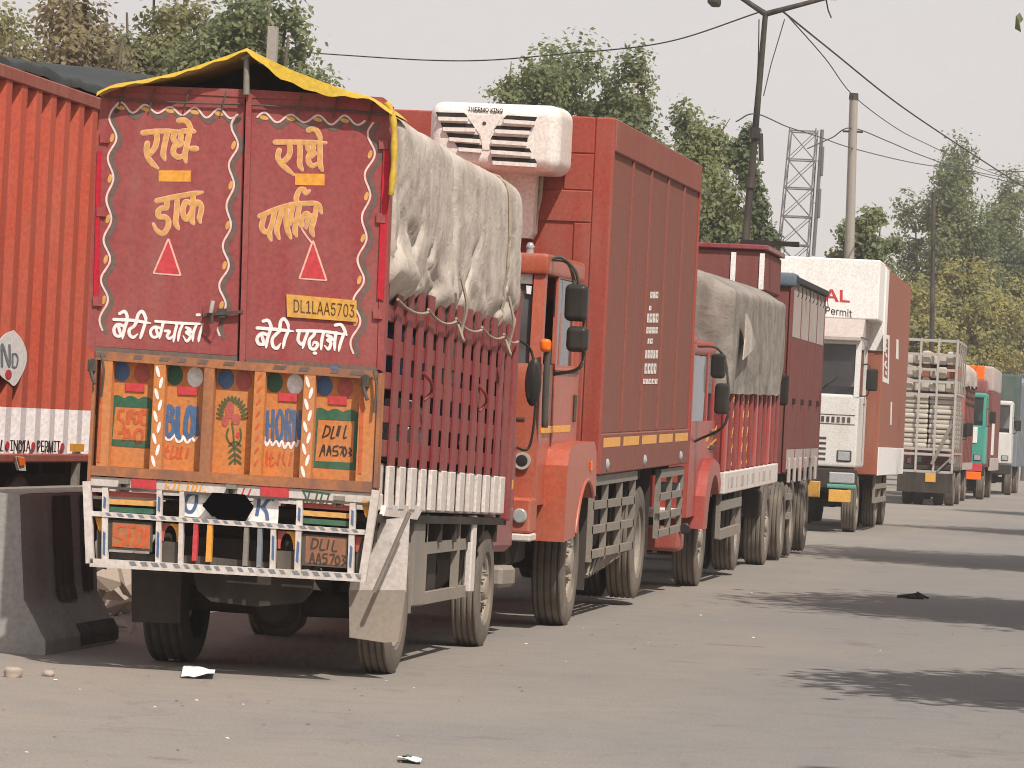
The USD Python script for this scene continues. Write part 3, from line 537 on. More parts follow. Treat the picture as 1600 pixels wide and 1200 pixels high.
for x0, y0, x1, y1, w, mt in ((164, 762, 163, 880, 9, 'white_paint'), (249, 766, 246, 886, 8, 'white_paint'), (284, 768, 281, 888, 7, 'white_paint'), (306, 815, 303, 876, 7, 'paint_red'), (328, 816, 325, 878, 8, 'bar_orange'),
                              (385, 822, 382, 884, 7, 'steel_grey'), (406, 823, 404, 886, 7, 'blue_grey'), (427, 825, 425, 889, 8, 'white_paint'), (468, 782, 464, 893, 9, 'white_paint'), (551, 786, 547, 899, 9, 'white_paint')):
    part(bm, 'post', vbar(F1, (x0, y0), (x1, y1), w, YF - 0.005 + 0.0, YF + 0.035), mt)
part(bm, 'end_post', [bar(Q(588, 766, YF), Q(566, 908, YF), 0.045, 0.04), bar(Q(136, 752, YF), Q(141, 880, YF), 0.045, 0.04)], 'white_paint')
rng = random.Random(5)
def dashes(p, q, n, h, plane, mt):
    out = []
    for k in range(n):
        t = (k + 0.25 + 0.2 * rng.random()) / n; x, y = p[0] + (q[0] - p[0]) * t, p[1] + (q[1] - p[1]) * t; w = (q[0] - p[0]) / n * (0.32 + 0.25 * rng.random())
        out.append(Polygon([(x, y - h), (x + w, y - h), (x + w + 4, y + h), (x + 4, y + h)]))
    part(bm, 'painted_dashes', decal(F1, unary_union(out), plane, d=0.002), mt)
dashes((195, 880), (566, 901), 22, 3.2, YF - 0.02, 'blue_grey'); dashes((160, 803), (560, 830), 24, 2.4, YF - 0.01, 'blue_grey')
for x0, y0, x1, y1 in ((164, 775, 163, 795), (163, 830, 162, 868), (249, 775, 248, 800), (247, 830, 246, 872), (468, 792, 467, 815), (466, 845, 464, 880), (551, 796, 550, 822), (549, 852, 547, 888), (427, 836, 426, 876)):
    part(bm, 'painted_dashes', decal(F1, Polygon([(x0 - 1.8, y0), (x0 + 1.8, y0 + 3), (x1 + 1.8, y1), (x1 - 1.8, y1 - 3)]), YF - 0.005, d=0.002), 'paint_blue')
for xs, y0, dy in (((169, 243), 764, 4), ((473, 546), 782, 5)):
    for k, mt in enumerate(('paint_rose', 'letter_yellow', 'paint_green')):
        y = y0 + 3 + k * 12.2
        part(bm, 'slat', slab(F1, [(xs[0], y), (xs[1], y + dy), (xs[1], y + dy + 8.2), (xs[0], y + 8.2)], YF + 0.03, YF + 0.08), mt)
part(bm, 'sign_plate', decal(F1, Polygon([(285, 770), (344, 772), (316, 787), (340, 812), (284, 806)]), YF + 0.04, d=0.006), 'clean_white')
part(bm, 'sign_plate', decal(F1, Polygon([(396, 776), (436, 779), (434, 818), (384, 814), (396, 794)]), YF + 0.04, d=0.006), 'clean_white')
part(bm, 'sign_lettering', decal(F1, strokes('305,770 294,775 289,788 292,798 300,799 306,788 307,775 305,770', (0, 0), 1, 5.2, taper=False), YF + 0.034, d=0.003), 'paint_blue')
part(bm, 'sign_lettering', decal(F1, strokes('405,776 404,790 401,806|426,778 418,782 410,794|408,790 416,800 418,813|424,777 428,782', (0, 0), 1, 5.4, taper=False), YF + 0.034, d=0.003), 'paint_blue')
part(bm, 'hexagon_plate', decal(F1, Polygon([(316, 790), (332, 769.5), (382, 772.5), (396, 791), (381, 810), (331, 807)]), YF - 0.012, d=0.008), 'black_paint')
lp = part(bm, 'lower_plate', slab(F1, [(170, 812), (238, 817), (237, 862), (169, 858)], YF + 0.01, YF + 0.03), 'dark_grey')
part(bm, 'lower_plate', decal(F1, Polygon([(176, 816), (235, 820), (234, 858), (175, 854)]), YF + 0.01, d=0.002), 'worn_orange')
part(bm, 'red_lettering', decal(F1, strokes('196,820 182,824 180,836 193,842 191,852 178,851|203,822 200,852|201,824 212,822|216,826 210,850 222,852 224,830 216,826|231,824 229,856', (0, 0), 1, 5, taper=False), YF + 0.008, d=0.002), 'faded_red')
part(bm, 'lower_plate', slab(F1, [(472, 834), (544, 840), (543, 888), (471, 883)], YF + 0.01, YF + 0.03), 'dark_grey')
part(bm, 'lower_plate', decal(F1, Polygon([(478, 837), (540, 842), (539, 884), (477, 879)]), YF + 0.01, d=0.002), 'worn_orange')
part(bm, 'black_lettering', decal(F1, strokes('489,841 486,857|489,841 497,845 494,855 486,857|503,842 500,858 508,859|514,843 511,859|522,844 519,860 527,861|484,880 488,864 491,880|485,874 490,874|494,881 498,865 501,881|495,875 500,875|512,866 506,866 505,872 510,872 510,879 504,880|515,867 522,867 517,881|528,868 524,874 526,882 531,877 528,868|534,868 539,870 536,875 540,879 534,883', (0, 0), 1, 2.5, taper=False), YF + 0.008, d=0.002), 'black_ink')
arch = lambda x, y, w, h: rect(x, y, x + w, y + h, 2).difference(affinity.scale(Point(x + w / 2, y + h).buffer(1), w * 0.36, h * 0.85))
for x, y in ((252, 817), (434, 829)):
    g = arch(x, y, 28, 28)
    part(bm, 'painted_arch', decal(F1, g.intersection(rect(x, y - 5, x + 14, y + 40)), YF + 0.03, d=0.003), 'paint_rose')
    part(bm, 'painted_arch', decal(F1, g.intersection(rect(x + 14, y - 5, x + 28, y + 40)), YF + 0.03, d=0.003), 'bar_orange')
part(bm, 'painted_arch', decal(F1, Polygon([(149, 808), (161, 810), (160, 830), (155, 830), (150, 815)]), YF + 0.03, d=0.003), 'bar_orange')
part(bm, 'painted_arch', decal(F1, Polygon([(566, 781), (578, 784), (574, 808), (571, 808), (566, 790)]), YF + 0.03, d=0.003), 'bar_orange')
part(bm, 'painted_arch', decal(F1, Polygon([(556, 838), (566, 839), (559, 862), (556, 862)]), YF + 0.03, d=0.003), 'paint_rose')
for pts in ([(152, 805), (166, 806), (166, 890), (150, 886)], [(250, 845), (283, 848), (283, 886), (250, 884)], [(432, 860), (466, 862), (466, 894), (432, 892)], [(556, 835), (572, 838), (566, 900), (556, 898)]):
    part(bm, 'back_plate', slab(F1, pts, YF + 0.035, YF + 0.045), 'dark_grey')
part(bm, 'back_plate', slab(F1, [(170, 862), (238, 866), (300, 868), (430, 880), (430, 892), (170, 876)], YF + 0.06, YF + 0.09), 'dark_grey')
# chassis, axle, wheels, flaps
part(T, 'chassis', [box(-0.42, -0.34, -1.1, 5.2, 0.62, 0.80, 0.01), box(0.34, 0.42, -1.1, 5.2, 0.62, 0.80, 0.01)] + [box(-0.34, 0.34, y, y + 0.08, 0.64, 0.78) for y in (-1.0, 0.2, 1.5, 2.8, 4.0)] + [box(-0.84, 0.84, y, y + 0.07, 0.80, 0.92) for y in np.arange(-0.9, 4.2, 0.6)] + [box(-0.86, 0.86, -1.1, YB, 0.92, 0.97)], 'chassis_black')
part(T, 'under_valance', slab(F1, [(300, 888), (490, 898), (486, 925), (470, 942), (400, 948), (330, 940), (308, 922)], -1.05, -1.0), 'chassis_black')
part(T, 'axle', [lathe([(-0.75, 0.0), (-0.75, 0.075), (-0.2, 0.085), (0.2, 0.085), (0.75, 0.075), (0.75, 0)], (0, 0, 0.40), 16), lathe([(-0.16, 0.0), (-0.15, 0.12), (-0.07, 0.19), (0.07, 0.19), (0.15, 0.12), (0.16, 0)], (0.12, -0.02, 0.38), 20), lathe([(-0.2, 0), (-0.18, 0.10), (-0.05, 0.15), (0.1, 0.12), (0.22, 0.06), (0.22, 0)], (0.12, -0.08, 0.38), 18, axis=1)], 'chassis_black', 40)
part(T, 'leaf_spring', [tube(spline([(x, -0.65, 0.66), (x, -0.3, 0.54), (x, 0, 0.49), (x, 0.3, 0.54), (x, 0.65, 0.66)]), 0.035, 6) for x in (-0.42, 0.42)], 'chassis_black')
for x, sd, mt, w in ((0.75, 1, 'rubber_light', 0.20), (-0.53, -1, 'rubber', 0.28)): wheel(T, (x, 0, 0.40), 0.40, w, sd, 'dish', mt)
for x, sd in ((0.72, 1), (-0.72, -1)): wheel(T, (x, 3.75, 0.475), 0.405, 0.20, sd, 'front', 'rubber_light')
mf = part(T, 'mud_flap', slab(F1, [(596, 812), (640, 808), (634, 925), (545, 925), (548, 905), (568, 900)], -0.66, -0.645), 'white_paint', label='white right mud flap')
part(mf, 'flap_foot', slab(F1, [(545, 922), (634, 922), (622, 1003), (600, 1004), (546, 996)], -0.662, -0.643), 'flap_grey')
part(T, 'mud_flap', slab(F1, [(205, 885), (283, 890), (281, 974), (206, 972)], -0.66, -0.645), 'flap_dark', label='dark left mud flap')
part(T, 'flap_stay', tube([Q(640, 800, -0.78), Q(585, 925, -0.78)], 0.014, 8), 'steel_grey')
# sides: stakes, feet and rails on the right, boards on the left
XS = 0.86
def zs(y): return 0.0
slat_y = [-0.62, -0.24, 0.15, 0.55, 0.93, 1.32, 1.70, 2.08, 2.46, 2.83, 3.20, 3.58, 3.92]
sd = part(T, 'side_rail', box(XS - 0.09, XS - 0.02, -1.1, YB, 0.99, 1.09, 0.008), 'white_paint')
for k, z in enumerate((1.36, 1.56, 1.76, 1.96, 2.16)): part(T, 'side_rail', box(XS - 0.04, XS - 0.006, -1.1, YB, z - 0.05, z + 0.05, 0.005), 'maroon_slat')
for k, y in enumerate(slat_y):
    part(T, 'side_slat', box(XS - 0.004, XS + 0.008 + 0.002 * (k % 3), y - 0.10 - 0.008 * (k % 2), y + 0.10, 1.262, 2.34), 'maroon_slat')
    part(T, 'slat_foot', box(XS - 0.012, XS + 0.012 + 0.003 * (k % 3), y - 0.10, y + 0.10, 1.00, 1.26, 0.006), 'white_paint')
part(T, 'sill_board', box(XS - 0.06, XS - 0.03, -1.1, YB, 1.085, 1.27), 'white_paint')
part(T, 'side_hook', [tube(spline([(XS + 0.03, y, 1.85), (XS + 0.07, y + 0.05, 1.80), (XS + 0.07, y + 0.12, 1.74), (XS + 0.03, y + 0.1, 1.68)]), 0.012, 6) for y in (0.2, 2.45)], 'maroon_slat')
part(T, 'side_board', box(-XS, -XS + 0.06, -1.1, YB, 0.99, 2.9, 0.01), 'maroon_slat')
part(T, 'head_board', box(-XS + 0.02, XS - 0.02, YB - 0.05, YB, 0.99, 3.0, 0.01), 'maroon_slat')
part(T, 'corner_post', box(XS - 0.06, XS + 0.025, YB - 0.14, YB + 0.02, 0.95, 2.6, 0.01), 'maroon_slat')
part(T, 'corner_post', box(XS - 0.03, XS + 0.005, -1.12, -0.98, 0.95, 3.2, 0.01), 'maroon_slat')
part(T, 'wheel_guard', [box(0.42, 0.84, 0.47, 0.50, 0.36, 0.95), box(0.80, 0.84, 0.50, 0.98, 0.40, 0.97, 0.01)], 'steel_grey')
part(T, 'skirt_bracket', slab(F1, [(604, 790), (664, 790), (652, 812), (600, 806)], XS + 0.01, XS - 0.02, axis=0), 'white_paint')
sg = part(T, 'side_guard', [bar((0.80, 1.05, 0.76), (0.80, 2.9, 0.79), 0.04, 0.075), bar((0.80, 1.05, 0.44), (0.80, 2.9, 0.47), 0.04, 0.075), bar((0.80, 1.08, 0.42), (0.80, 1.08, 0.98), 0.05, 0.05), bar((0.80, 2.4, 0.42), (0.80, 2.4, 0.98), 0.05, 0.05)], 'steel_grey')
part(sg, 'white_post', box(0.80, 0.85, 2.80, 2.98, 0.46, 0.98, 0.01), 'white_paint')
part(T, 'battery_box', [box(0.45, 0.76, 1.3, 1.9, 0.45, 0.85, 0.03), lathe([(-0.3, 0), (-0.3, 0.17), (0.3, 0.17), (0.3, 0)], (0.55, 2.5, 0.62), 20, axis=1)], 'chassis_black')
# cab
CX0, CX1, CY0, CY1 = -0.80, 0.74, 4.32, 5.45
cb = part(T, 'cab', [slab(Frame(), [(0, 0), (1, 0), (1, 1)], 30, 30.001) if 0 else box(CX0, CX1, CY0, CY1, 0.72, 1.62, 0.05), box(CX0 + 0.02, CX1 - 0.02, CY0, CY1 - 0.1, 1.60, 1.66, 0.02), box(CX0 + 0.05, CX1 - 0.05, CY0 + 0.02, CY1 - 0.25, 2.28, 2.42, 0.05)]
          + [bar((x, y0, 1.6), (x * 0.95, y1, 2.32), 0.08, 0.10) for x in (CX0 + 0.05, CX1 - 0.05) for y0, y1 in ((CY0 + 0.06, CY0 + 0.06), (CY1 - 0.08, CY1 - 0.30))], 'cab_maroon', 30)
part(cb, 'side_window', [box(CX1 - 0.055, CX1 - 0.045, CY0 + 0.1, CY1 - 0.2, 1.64, 2.30), box(CX0 + 0.045, CX0 + 0.055, CY0 + 0.1, CY1 - 0.2, 1.64, 2.30)], 'window_glass')
part(cb, 'reflector', box(CX1 - 0.01, CX1 + 0.012, CY0 + 0.05, CY1 - 0.2, 1.18, 1.25), 'reflector_yellow')
part(cb, 'door_handle', box(CX1, CX1 + 0.03, CY0 + 0.3, CY0 + 0.45, 1.45, 1.48, 0.01), 'dark_grey')
part(cb, 'step', box(CX1 - 0.2, CX1 + 0.02, CY0 + 0.55, CY1 + 0.1, 0.46, 0.62, 0.03), 'steel_grey')
part(cb, 'mirror', [lathe([(-0.03, 0), (-0.025, 0.05), (0.0, 0.062), (0.03, 0.05), (0.035, 0)], (0, 0, 0), 20, axis=1)[0] * [1.1, 1, 3.0] + F1.y(833, 597, 5.5), ][0:0] or
     [(lathe([(-0.03, 0), (-0.025, 0.05), (0.0, 0.062), (0.03, 0.05), (0.035, 0)], (0, 0, 0), 20, axis=1)[0] * [1.0, 1, 2.9] + F1.y(833, 597, 5.5), lathe([(-0.03, 0), (-0.025, 0.05), (0.0, 0.062), (0.03, 0.05), (0.035, 0)], (0, 0, 0), 20, axis=1)[1]),
      tube(spline([(CX1 - 0.05, 5.35, 2.3), F1.y(828, 545, 5.5), F1.y(834, 575, 5.5), F1.y(836, 640, 5.5), F1.y(826, 700, 5.5), (CX1 - 0.03, 5.4, 1.5)]), 0.010, 6)], 'mirror_black', 40)
# ------------------------------------------------------------ what lies on it
def tarp(F, x0, x1, y0, y1, zb, zt, seed, cinch, crown=0.08, rad=0.28, nu=150, nv=110, bulge=0.07, frontround=0.3, pleat=0.03, endclose=True, hem=0.12, tailround=0.05, amp=1.0, lump=1.0, puff=0.0, swell=0, slope=0.0):
    """A canvas over a load: cross-sections from the right hem over the top to the left hem, cinched by ropes, creased and sagging."""
    cx, hw = (x0 + x1) / 2, (x1 - x0) / 2
    path = [(hw, zb)] + [(hw, z) for z in np.linspace(zb, zt - rad, 12)[1:]] + [(hw - rad + rad * math.cos(g), zt - rad + rad * math.sin(g)) for g in np.linspace(0, math.pi / 2, 9)[1:]] + [(x, zt + crown * (1 - (x / (hw - rad)) ** 2)) for x in np.linspace(hw - rad, 0, 8)[1:]]
    path = np.array(path + [(-x, z) for x, z in path[-2::-1]])
    s = np.r_[0, np.cumsum(np.hypot(*np.diff(path, axis=0).T))]; v = np.linspace(0, s[-1], nv)
    px, pz = np.interp(v, s, path[:, 0]), np.interp(v, s, path[:, 1])
    tx, tz = np.gradient(px), np.gradient(pz); L = np.hypot(tx, tz); nx, nz = tz / L, -tx / L
    ys = np.linspace(y0, y1, nu); P = np.zeros((nu, nv, 3))
    side = np.clip((zt - pz) / (zt - zb), 0, 1)
    for i, y in enumerate(ys):
        e1, e0 = (y1 - y) / frontround, (y - y0) / tailround
        k = math.sqrt(max(0, 1 - (1 - min(1, e1)) ** 2)) if e1 < 1 else 1.0
        k0 = math.sqrt(max(0, 1 - (1 - min(1, e0)) ** 2)) if e0 < 1 else 1.0
        kk = min(k, k0) if endclose else 1.0
        q = np.stack([px * (0.86 + 0.14 * kk), np.full(nv, y), pz - (1 - kk) * 0.8 * (frontround if e1 < 1 else tailround) * np.clip((pz - zb) / (zt - zb), 0, 1)], 1)
        yy = y * 0.42
        big = amp * (meshkit.fbm(np.stack([v * 1.1, np.full(nv, yy * 1.3), np.full(nv, seed)], 1), 3, seed) - 0.5)
        fold = np.abs(meshkit.fbm(np.stack([v * 0.5, np.full(nv, yy * 3.2), np.full(nv, seed + 3.0)], 1), 2, seed + 5) - 0.5)
        fine = meshkit.fbm(np.stack([v * 6, np.full(nv, yy * 6), np.full(nv, seed + 9.0)], 1), 3, seed + 2) - 0.5
        diag = np.abs(meshkit.fbm(np.stack([v * 2.2 + yy * 1.7, yy * 2.2 - v * 1.2, np.full(nv, seed + 7.0)], 1), 3, seed + 8) - 0.5)
        d = 0.10 * big + bulge * np.sin(np.pi * np.clip(side, 0, 1)) + pleat * (0.35 + side) * (0.25 - fold) * 2.2 + 0.010 * fine - 0.13 * (0.25 + side) * np.clip(0.13 - diag, 0, 1)
        low = np.clip((0.55 - (pz - zb)) / 0.55, 0, 1) * (pz < zt - 0.1)
        d = d + low * lump * 0.13 * (meshkit.fbm(np.stack([np.full(nv, yy * 2.6), v * 2.5, np.full(nv, seed + 4.0)], 1), 3, seed + 11) - 0.38)
        if puff and len(cinch) > 1:
            ph = abs(math.sin(math.pi * (y - cinch[0]) / (cinch[1] - cinch[0]))); d = d + puff * (ph ** 0.4 - 0.7) * (0.35 + 0.65 * np.sin(np.pi * np.clip(side * 0.8 + 0.12, 0, 1)))
        if swell:
            zz = (pz - zb); bag = np.exp(-((zz - 0.20) / 0.13) ** 2) * (pz < zt - 0.1); rg = meshkit.fbm(np.stack([v * 1.6 + 0.8 * yy, np.full(nv, yy * 2.1), np.full(nv, seed + 31.0)], 1), 3, seed + 33); sharp = np.abs(rg - 0.5) * 2
            bag = bag * min(1, max(0, (y1 - y) / 0.7)); d = d + bag * (0.10 * np.clip(sharp * 1.9, 0, 0.9) - 0.03) - 0.045 * np.clip(1 - diag / 0.045, 0, 1) * np.exp(-((zz - 0.32) / 0.25) ** 2) * (pz < zt - 0.1) - 0.08 * np.exp(-(zz / 0.09) ** 2) * (pz < zt - 0.1) - 0.0 * sharp * (pz < zt - 0.1)
        for c in cinch: d = d - 0.06 * math.exp(-((y - c) / 0.05) ** 2) * (0.5 + side)
        q[:, 0] += nx * d; q[:, 2] += nz * d
        hm = hem * (meshkit.fbm(np.array([[yy * 1.4, seed, 0.5]]), 3, seed + 21)[0] - 0.5) * 2 + 0.10 * min(1, lump) * (1 - abs(math.sin(math.pi * (y - (cinch[0] if cinch else 0)) / 1.2)))
        q[:, 2] += hm * np.clip((0.6 - (pz - zb)) / 0.6, 0, 1) ** 2
        P[i] = q
    P[..., 0] += cx
    n = np.arange(nu * nv).reshape(nu, nv)
    f = [np.stack([n[:-1, :-1], n[1:, :-1], n[1:, 1:], n[:-1, 1:]], -1).reshape(-1, 4)]
    V = P.reshape(-1, 3)
    for row in (0, nu - 1):                                   # the ends hang closed
        c = np.array([[cx, P[row, :, 1].mean(), zb + 0.3]]); ci = len(V); V = np.vstack([V, c])
        f.append(np.stack([n[row, :-1], n[row, 1:], np.full(nv - 1, ci), np.full(nv - 1, ci)], -1))
    f = np.vstack(f); tri = np.vstack([f[:, [0, 1, 2]], f[:, [0, 2, 3]]]); tri = tri[(tri[:, 0] != tri[:, 2]) & (tri[:, 1] != tri[:, 2])]
    return (V @ F.R.T + F.o, tri), P
m, P = tarp(F1, -0.88, 0.86, YD + 0.07, 4.35, 2.20, 3.34, 3, [1.30, 5.6], bulge=0.02, frontround=0.25, lump=0.4, amp=0.4, pleat=0.002, crown=0.03, puff=0.045, hem=0.02, rad=0.13, swell=1)
top('tarpaulin', m, 'canvas_beige', 'creased beige canvas tarpaulin roped over the nearest truck\'s load', 'tarpaulin', smooth=60)
def W1(p): return np.asarray(p, float) @ F1.R.T + F1.o
rp = []
for y, i in ((1.30, 0), (3.4, 1)):
    row = int((y - (YD + 0.07)) / (4.35 - YD - 0.07) * 149)
    a = P[row, :58] + [0.012, 0, 0.0]; rp.append(tube(W1(a[::2]), 0.012, 6))
for ya, yb, dz in ((-0.9, 0.2, 0.035), (0.2, 1.3, 0.045), (1.3, 2.4, 0.04), (2.4, 3.4, 0.04), (3.4, 4.1, 0.03)):
    rp.append(tube(W1(sag((0.90, ya, 2.24), (0.90, yb, 2.22), dz, 12)), 0.009, 6))
for y in (1.30, 3.4): rp.append(tube(W1(spline([(0.92, y, 2.5), (0.96, y + 0.03, 2.32), (0.93, y + 0.05, 2.16), (0.96, y - 0.04, 2.1), (0.92, y - 0.05, 2.2)])), 0.011, 6))
top('lashing_rope', join(rp), 'rope', 'brown ropes tying down the beige tarpaulin beside the slatted side', 'rope')
# yellow roof sheet over the doors
ridge, el, er, low = Q(386, 76, YD - 0.1), Q(186, 131, YD - 0.1), Q(556, 147, YD - 0.1), Q(612, 172, YD - 0.1)
def roofsheet():
    xs = np.r_[np.linspace(el[0] - 0.13, ridge[0], 24), np.linspace(ridge[0], er[0] + 0.22, 26)[1:]]
    def zf(x):
        if x < el[0]: return el[2] - 0.055 * ((el[0] - x) / 0.13) ** 1.2
        if x < ridge[0]: t = (x - el[0]) / (ridge[0] - el[0]); return el[2] + (ridge[2] - el[2]) * (t ** 1.1) - 0.02 * math.sin(math.pi * t)
        if x < er[0]: t = (er[0] - x) / (er[0] - ridge[0]); return er[2] + (ridge[2] - er[2]) * t - 0.015 * math.sin(math.pi * t)
        t = (x - er[0]) / 0.22; return er[2] - 0.10 * t ** 2
    ys = np.linspace(YD - 0.10, YD + 0.45, 14); up, dn = [], []
    for j, y in enumerate(ys):
        for x in xs:
            z = zf(x)  + 0.012 * (meshkit.fbm(np.array([[x * 4, y * 4, 1.0]]), 3, 4)[0] - 0.5)
            up.append((x, y, z)); dn.append((x, y, z - 0.012))
    return np.array(up), np.array(dn), len(xs), len(ys)
up, dn, nx_, ny_ = roofsheet()
gi = np.arange(nx_ * ny_).reshape(ny_, nx_); qd = np.stack([gi[:-1, :-1], gi[:-1, 1:], gi[1:, 1:], gi[1:, :-1]], -1).reshape(-1, 4)
CANOPY = thing('roof_sheet', 'yellow pitched roof sheet over the painted rear doors', 'roof sheet', F1)
part(CANOPY, 'sheet', (up, np.vstack([qd[:, [0, 1, 2]], qd[:, [0, 2, 3]]])), 'canopy_yellow', 50)
part(CANOPY, 'lining', (dn, np.vstack([qd[:, [0, 2, 1]], qd[:, [0, 3, 2]]])), 'canopy_under', 50)
hem = up[:nx_].copy(); h2 = hem.copy(); xr = hem[:, 0]; right = np.clip((xr - ridge[0]) / 0.2, 0, 1)
h2[:, 2] -= 0.016 + 0.058 * right * np.clip((er[0] + 0.02 - xr) / 0.22, 0, 1) + 0.006 * np.sin(xr * 40); h2[:, 1] -= 0.01; hem[:, 2] += 0.004
k = np.arange(nx_ - 1); V = np.vstack([hem, h2, hem + [0, 0.012, 0], h2 + [0, 0.012, 0]]); N = nx_
part(CANOPY, 'hem', (V, np.vstack([np.stack(s, 1) for s in ((k, k + 1, k + 1 + N), (k, k + 1 + N, k + N), (k + 2 * N, k + 1 + 3 * N, k + 1 + 2 * N), (k + 2 * N, k + 3 * N, k + 1 + 3 * N), (k + N, k + 1 + N, k + 1 + 3 * N), (k + N, k + 1 + 3 * N, k + 3 * N))])), 'canopy_yellow', 40)
e = [Q(604, 160, YD - 0.07), Q(613, 180, YD - 0.07), Q(616, 215, YD - 0.07), Q(615, 262, YD - 0.07), Q(611, 305, YD - 0.07)]
part(CANOPY, 'side_strip', tube(spline(e), [0.019 + 0.003 * math.sin(i) for i in range(len(spline(e)))], 8), 'canopy_yellow', True)
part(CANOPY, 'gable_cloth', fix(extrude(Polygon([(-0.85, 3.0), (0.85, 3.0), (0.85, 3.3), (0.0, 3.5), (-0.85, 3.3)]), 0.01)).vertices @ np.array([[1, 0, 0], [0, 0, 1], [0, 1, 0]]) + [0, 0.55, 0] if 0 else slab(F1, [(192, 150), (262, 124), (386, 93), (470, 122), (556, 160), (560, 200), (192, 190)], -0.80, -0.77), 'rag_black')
part(CANOPY, 'prop', [tube([Q(385, 148, YD - 0.05), Q(385, 86, YD - 0.05)], [0.020, 0.016], 8), tube([Q(378, 92, YD - 0.06), Q(392, 84, YD - 0.06)], 0.012, 6)], 'steel_grey', True)
for k, (y, z, s, mt) in enumerate(((0.55, 1.95, 0.2, 'sack_blue'), (1.1, 1.5, 0.22, 'clean_white'), (1.3, 1.95, 0.2, 'sack_blue'), (2.5, 2.0, 0.2, 'clean_white'), (2.9, 1.7, 0.2, 'sack_blue'))):
    top('cargo_sack', (lambda b: (W1(b[0]), b[1]))(box(XS - 0.40, XS - 0.12, y - s, y + s, z - 0.2, z + 0.2, 0.07)), mt,
        ['blue cargo sack behind the slats, nearest the tail', 'low white cargo sack behind the maroon slats', 'second blue cargo sack behind the maroon slats', 'high white cargo sack towards the cab behind the slats', 'blue cargo sack nearest the cab behind the slats'][k], 'sack')
# ------------------------------------------------------------ the red container truck with the white cooling unit
def rounded(x0, x1, y0, y1, z0, z1, r, k=5, inset=0.0):
    """A box with round edges; inset narrows its near face."""
    pts = []
    g = np.linspace(0, math.pi / 2, k)
    for sx in (-1, 1):
        for sy in (-1, 1):
            for sz in (-1, 1):
                for a in g:
                    for b in g:
                        d = np.array([sx * math.cos(a) * math.cos(b), sy * math.sin(a) * math.cos(b), sz * math.sin(b)]) * r
                        c = np.array([(x0 + r, x1 - r)[sx > 0], (y0 + r, y1 - r)[sy > 0], (z0 + r, z1 - r)[sz > 0]]) + d
                        if inset:
                            t = (y1 - c[1]) / (y1 - y0); m = [(x0 + x1) / 2, (z0 + z1) / 2]
                            c[0] = m[0] + (c[0] - m[0]) * (1 - inset * t); c[2] = m[1] + (c[2] - m[1]) * (1 - inset * t)
                        pts.append(c)
    h = trimesh.convex.convex_hull(trimesh.PointCloud(np.round(pts, 5)))
    return np.asarray(h.vertices), np.asarray(h.faces)
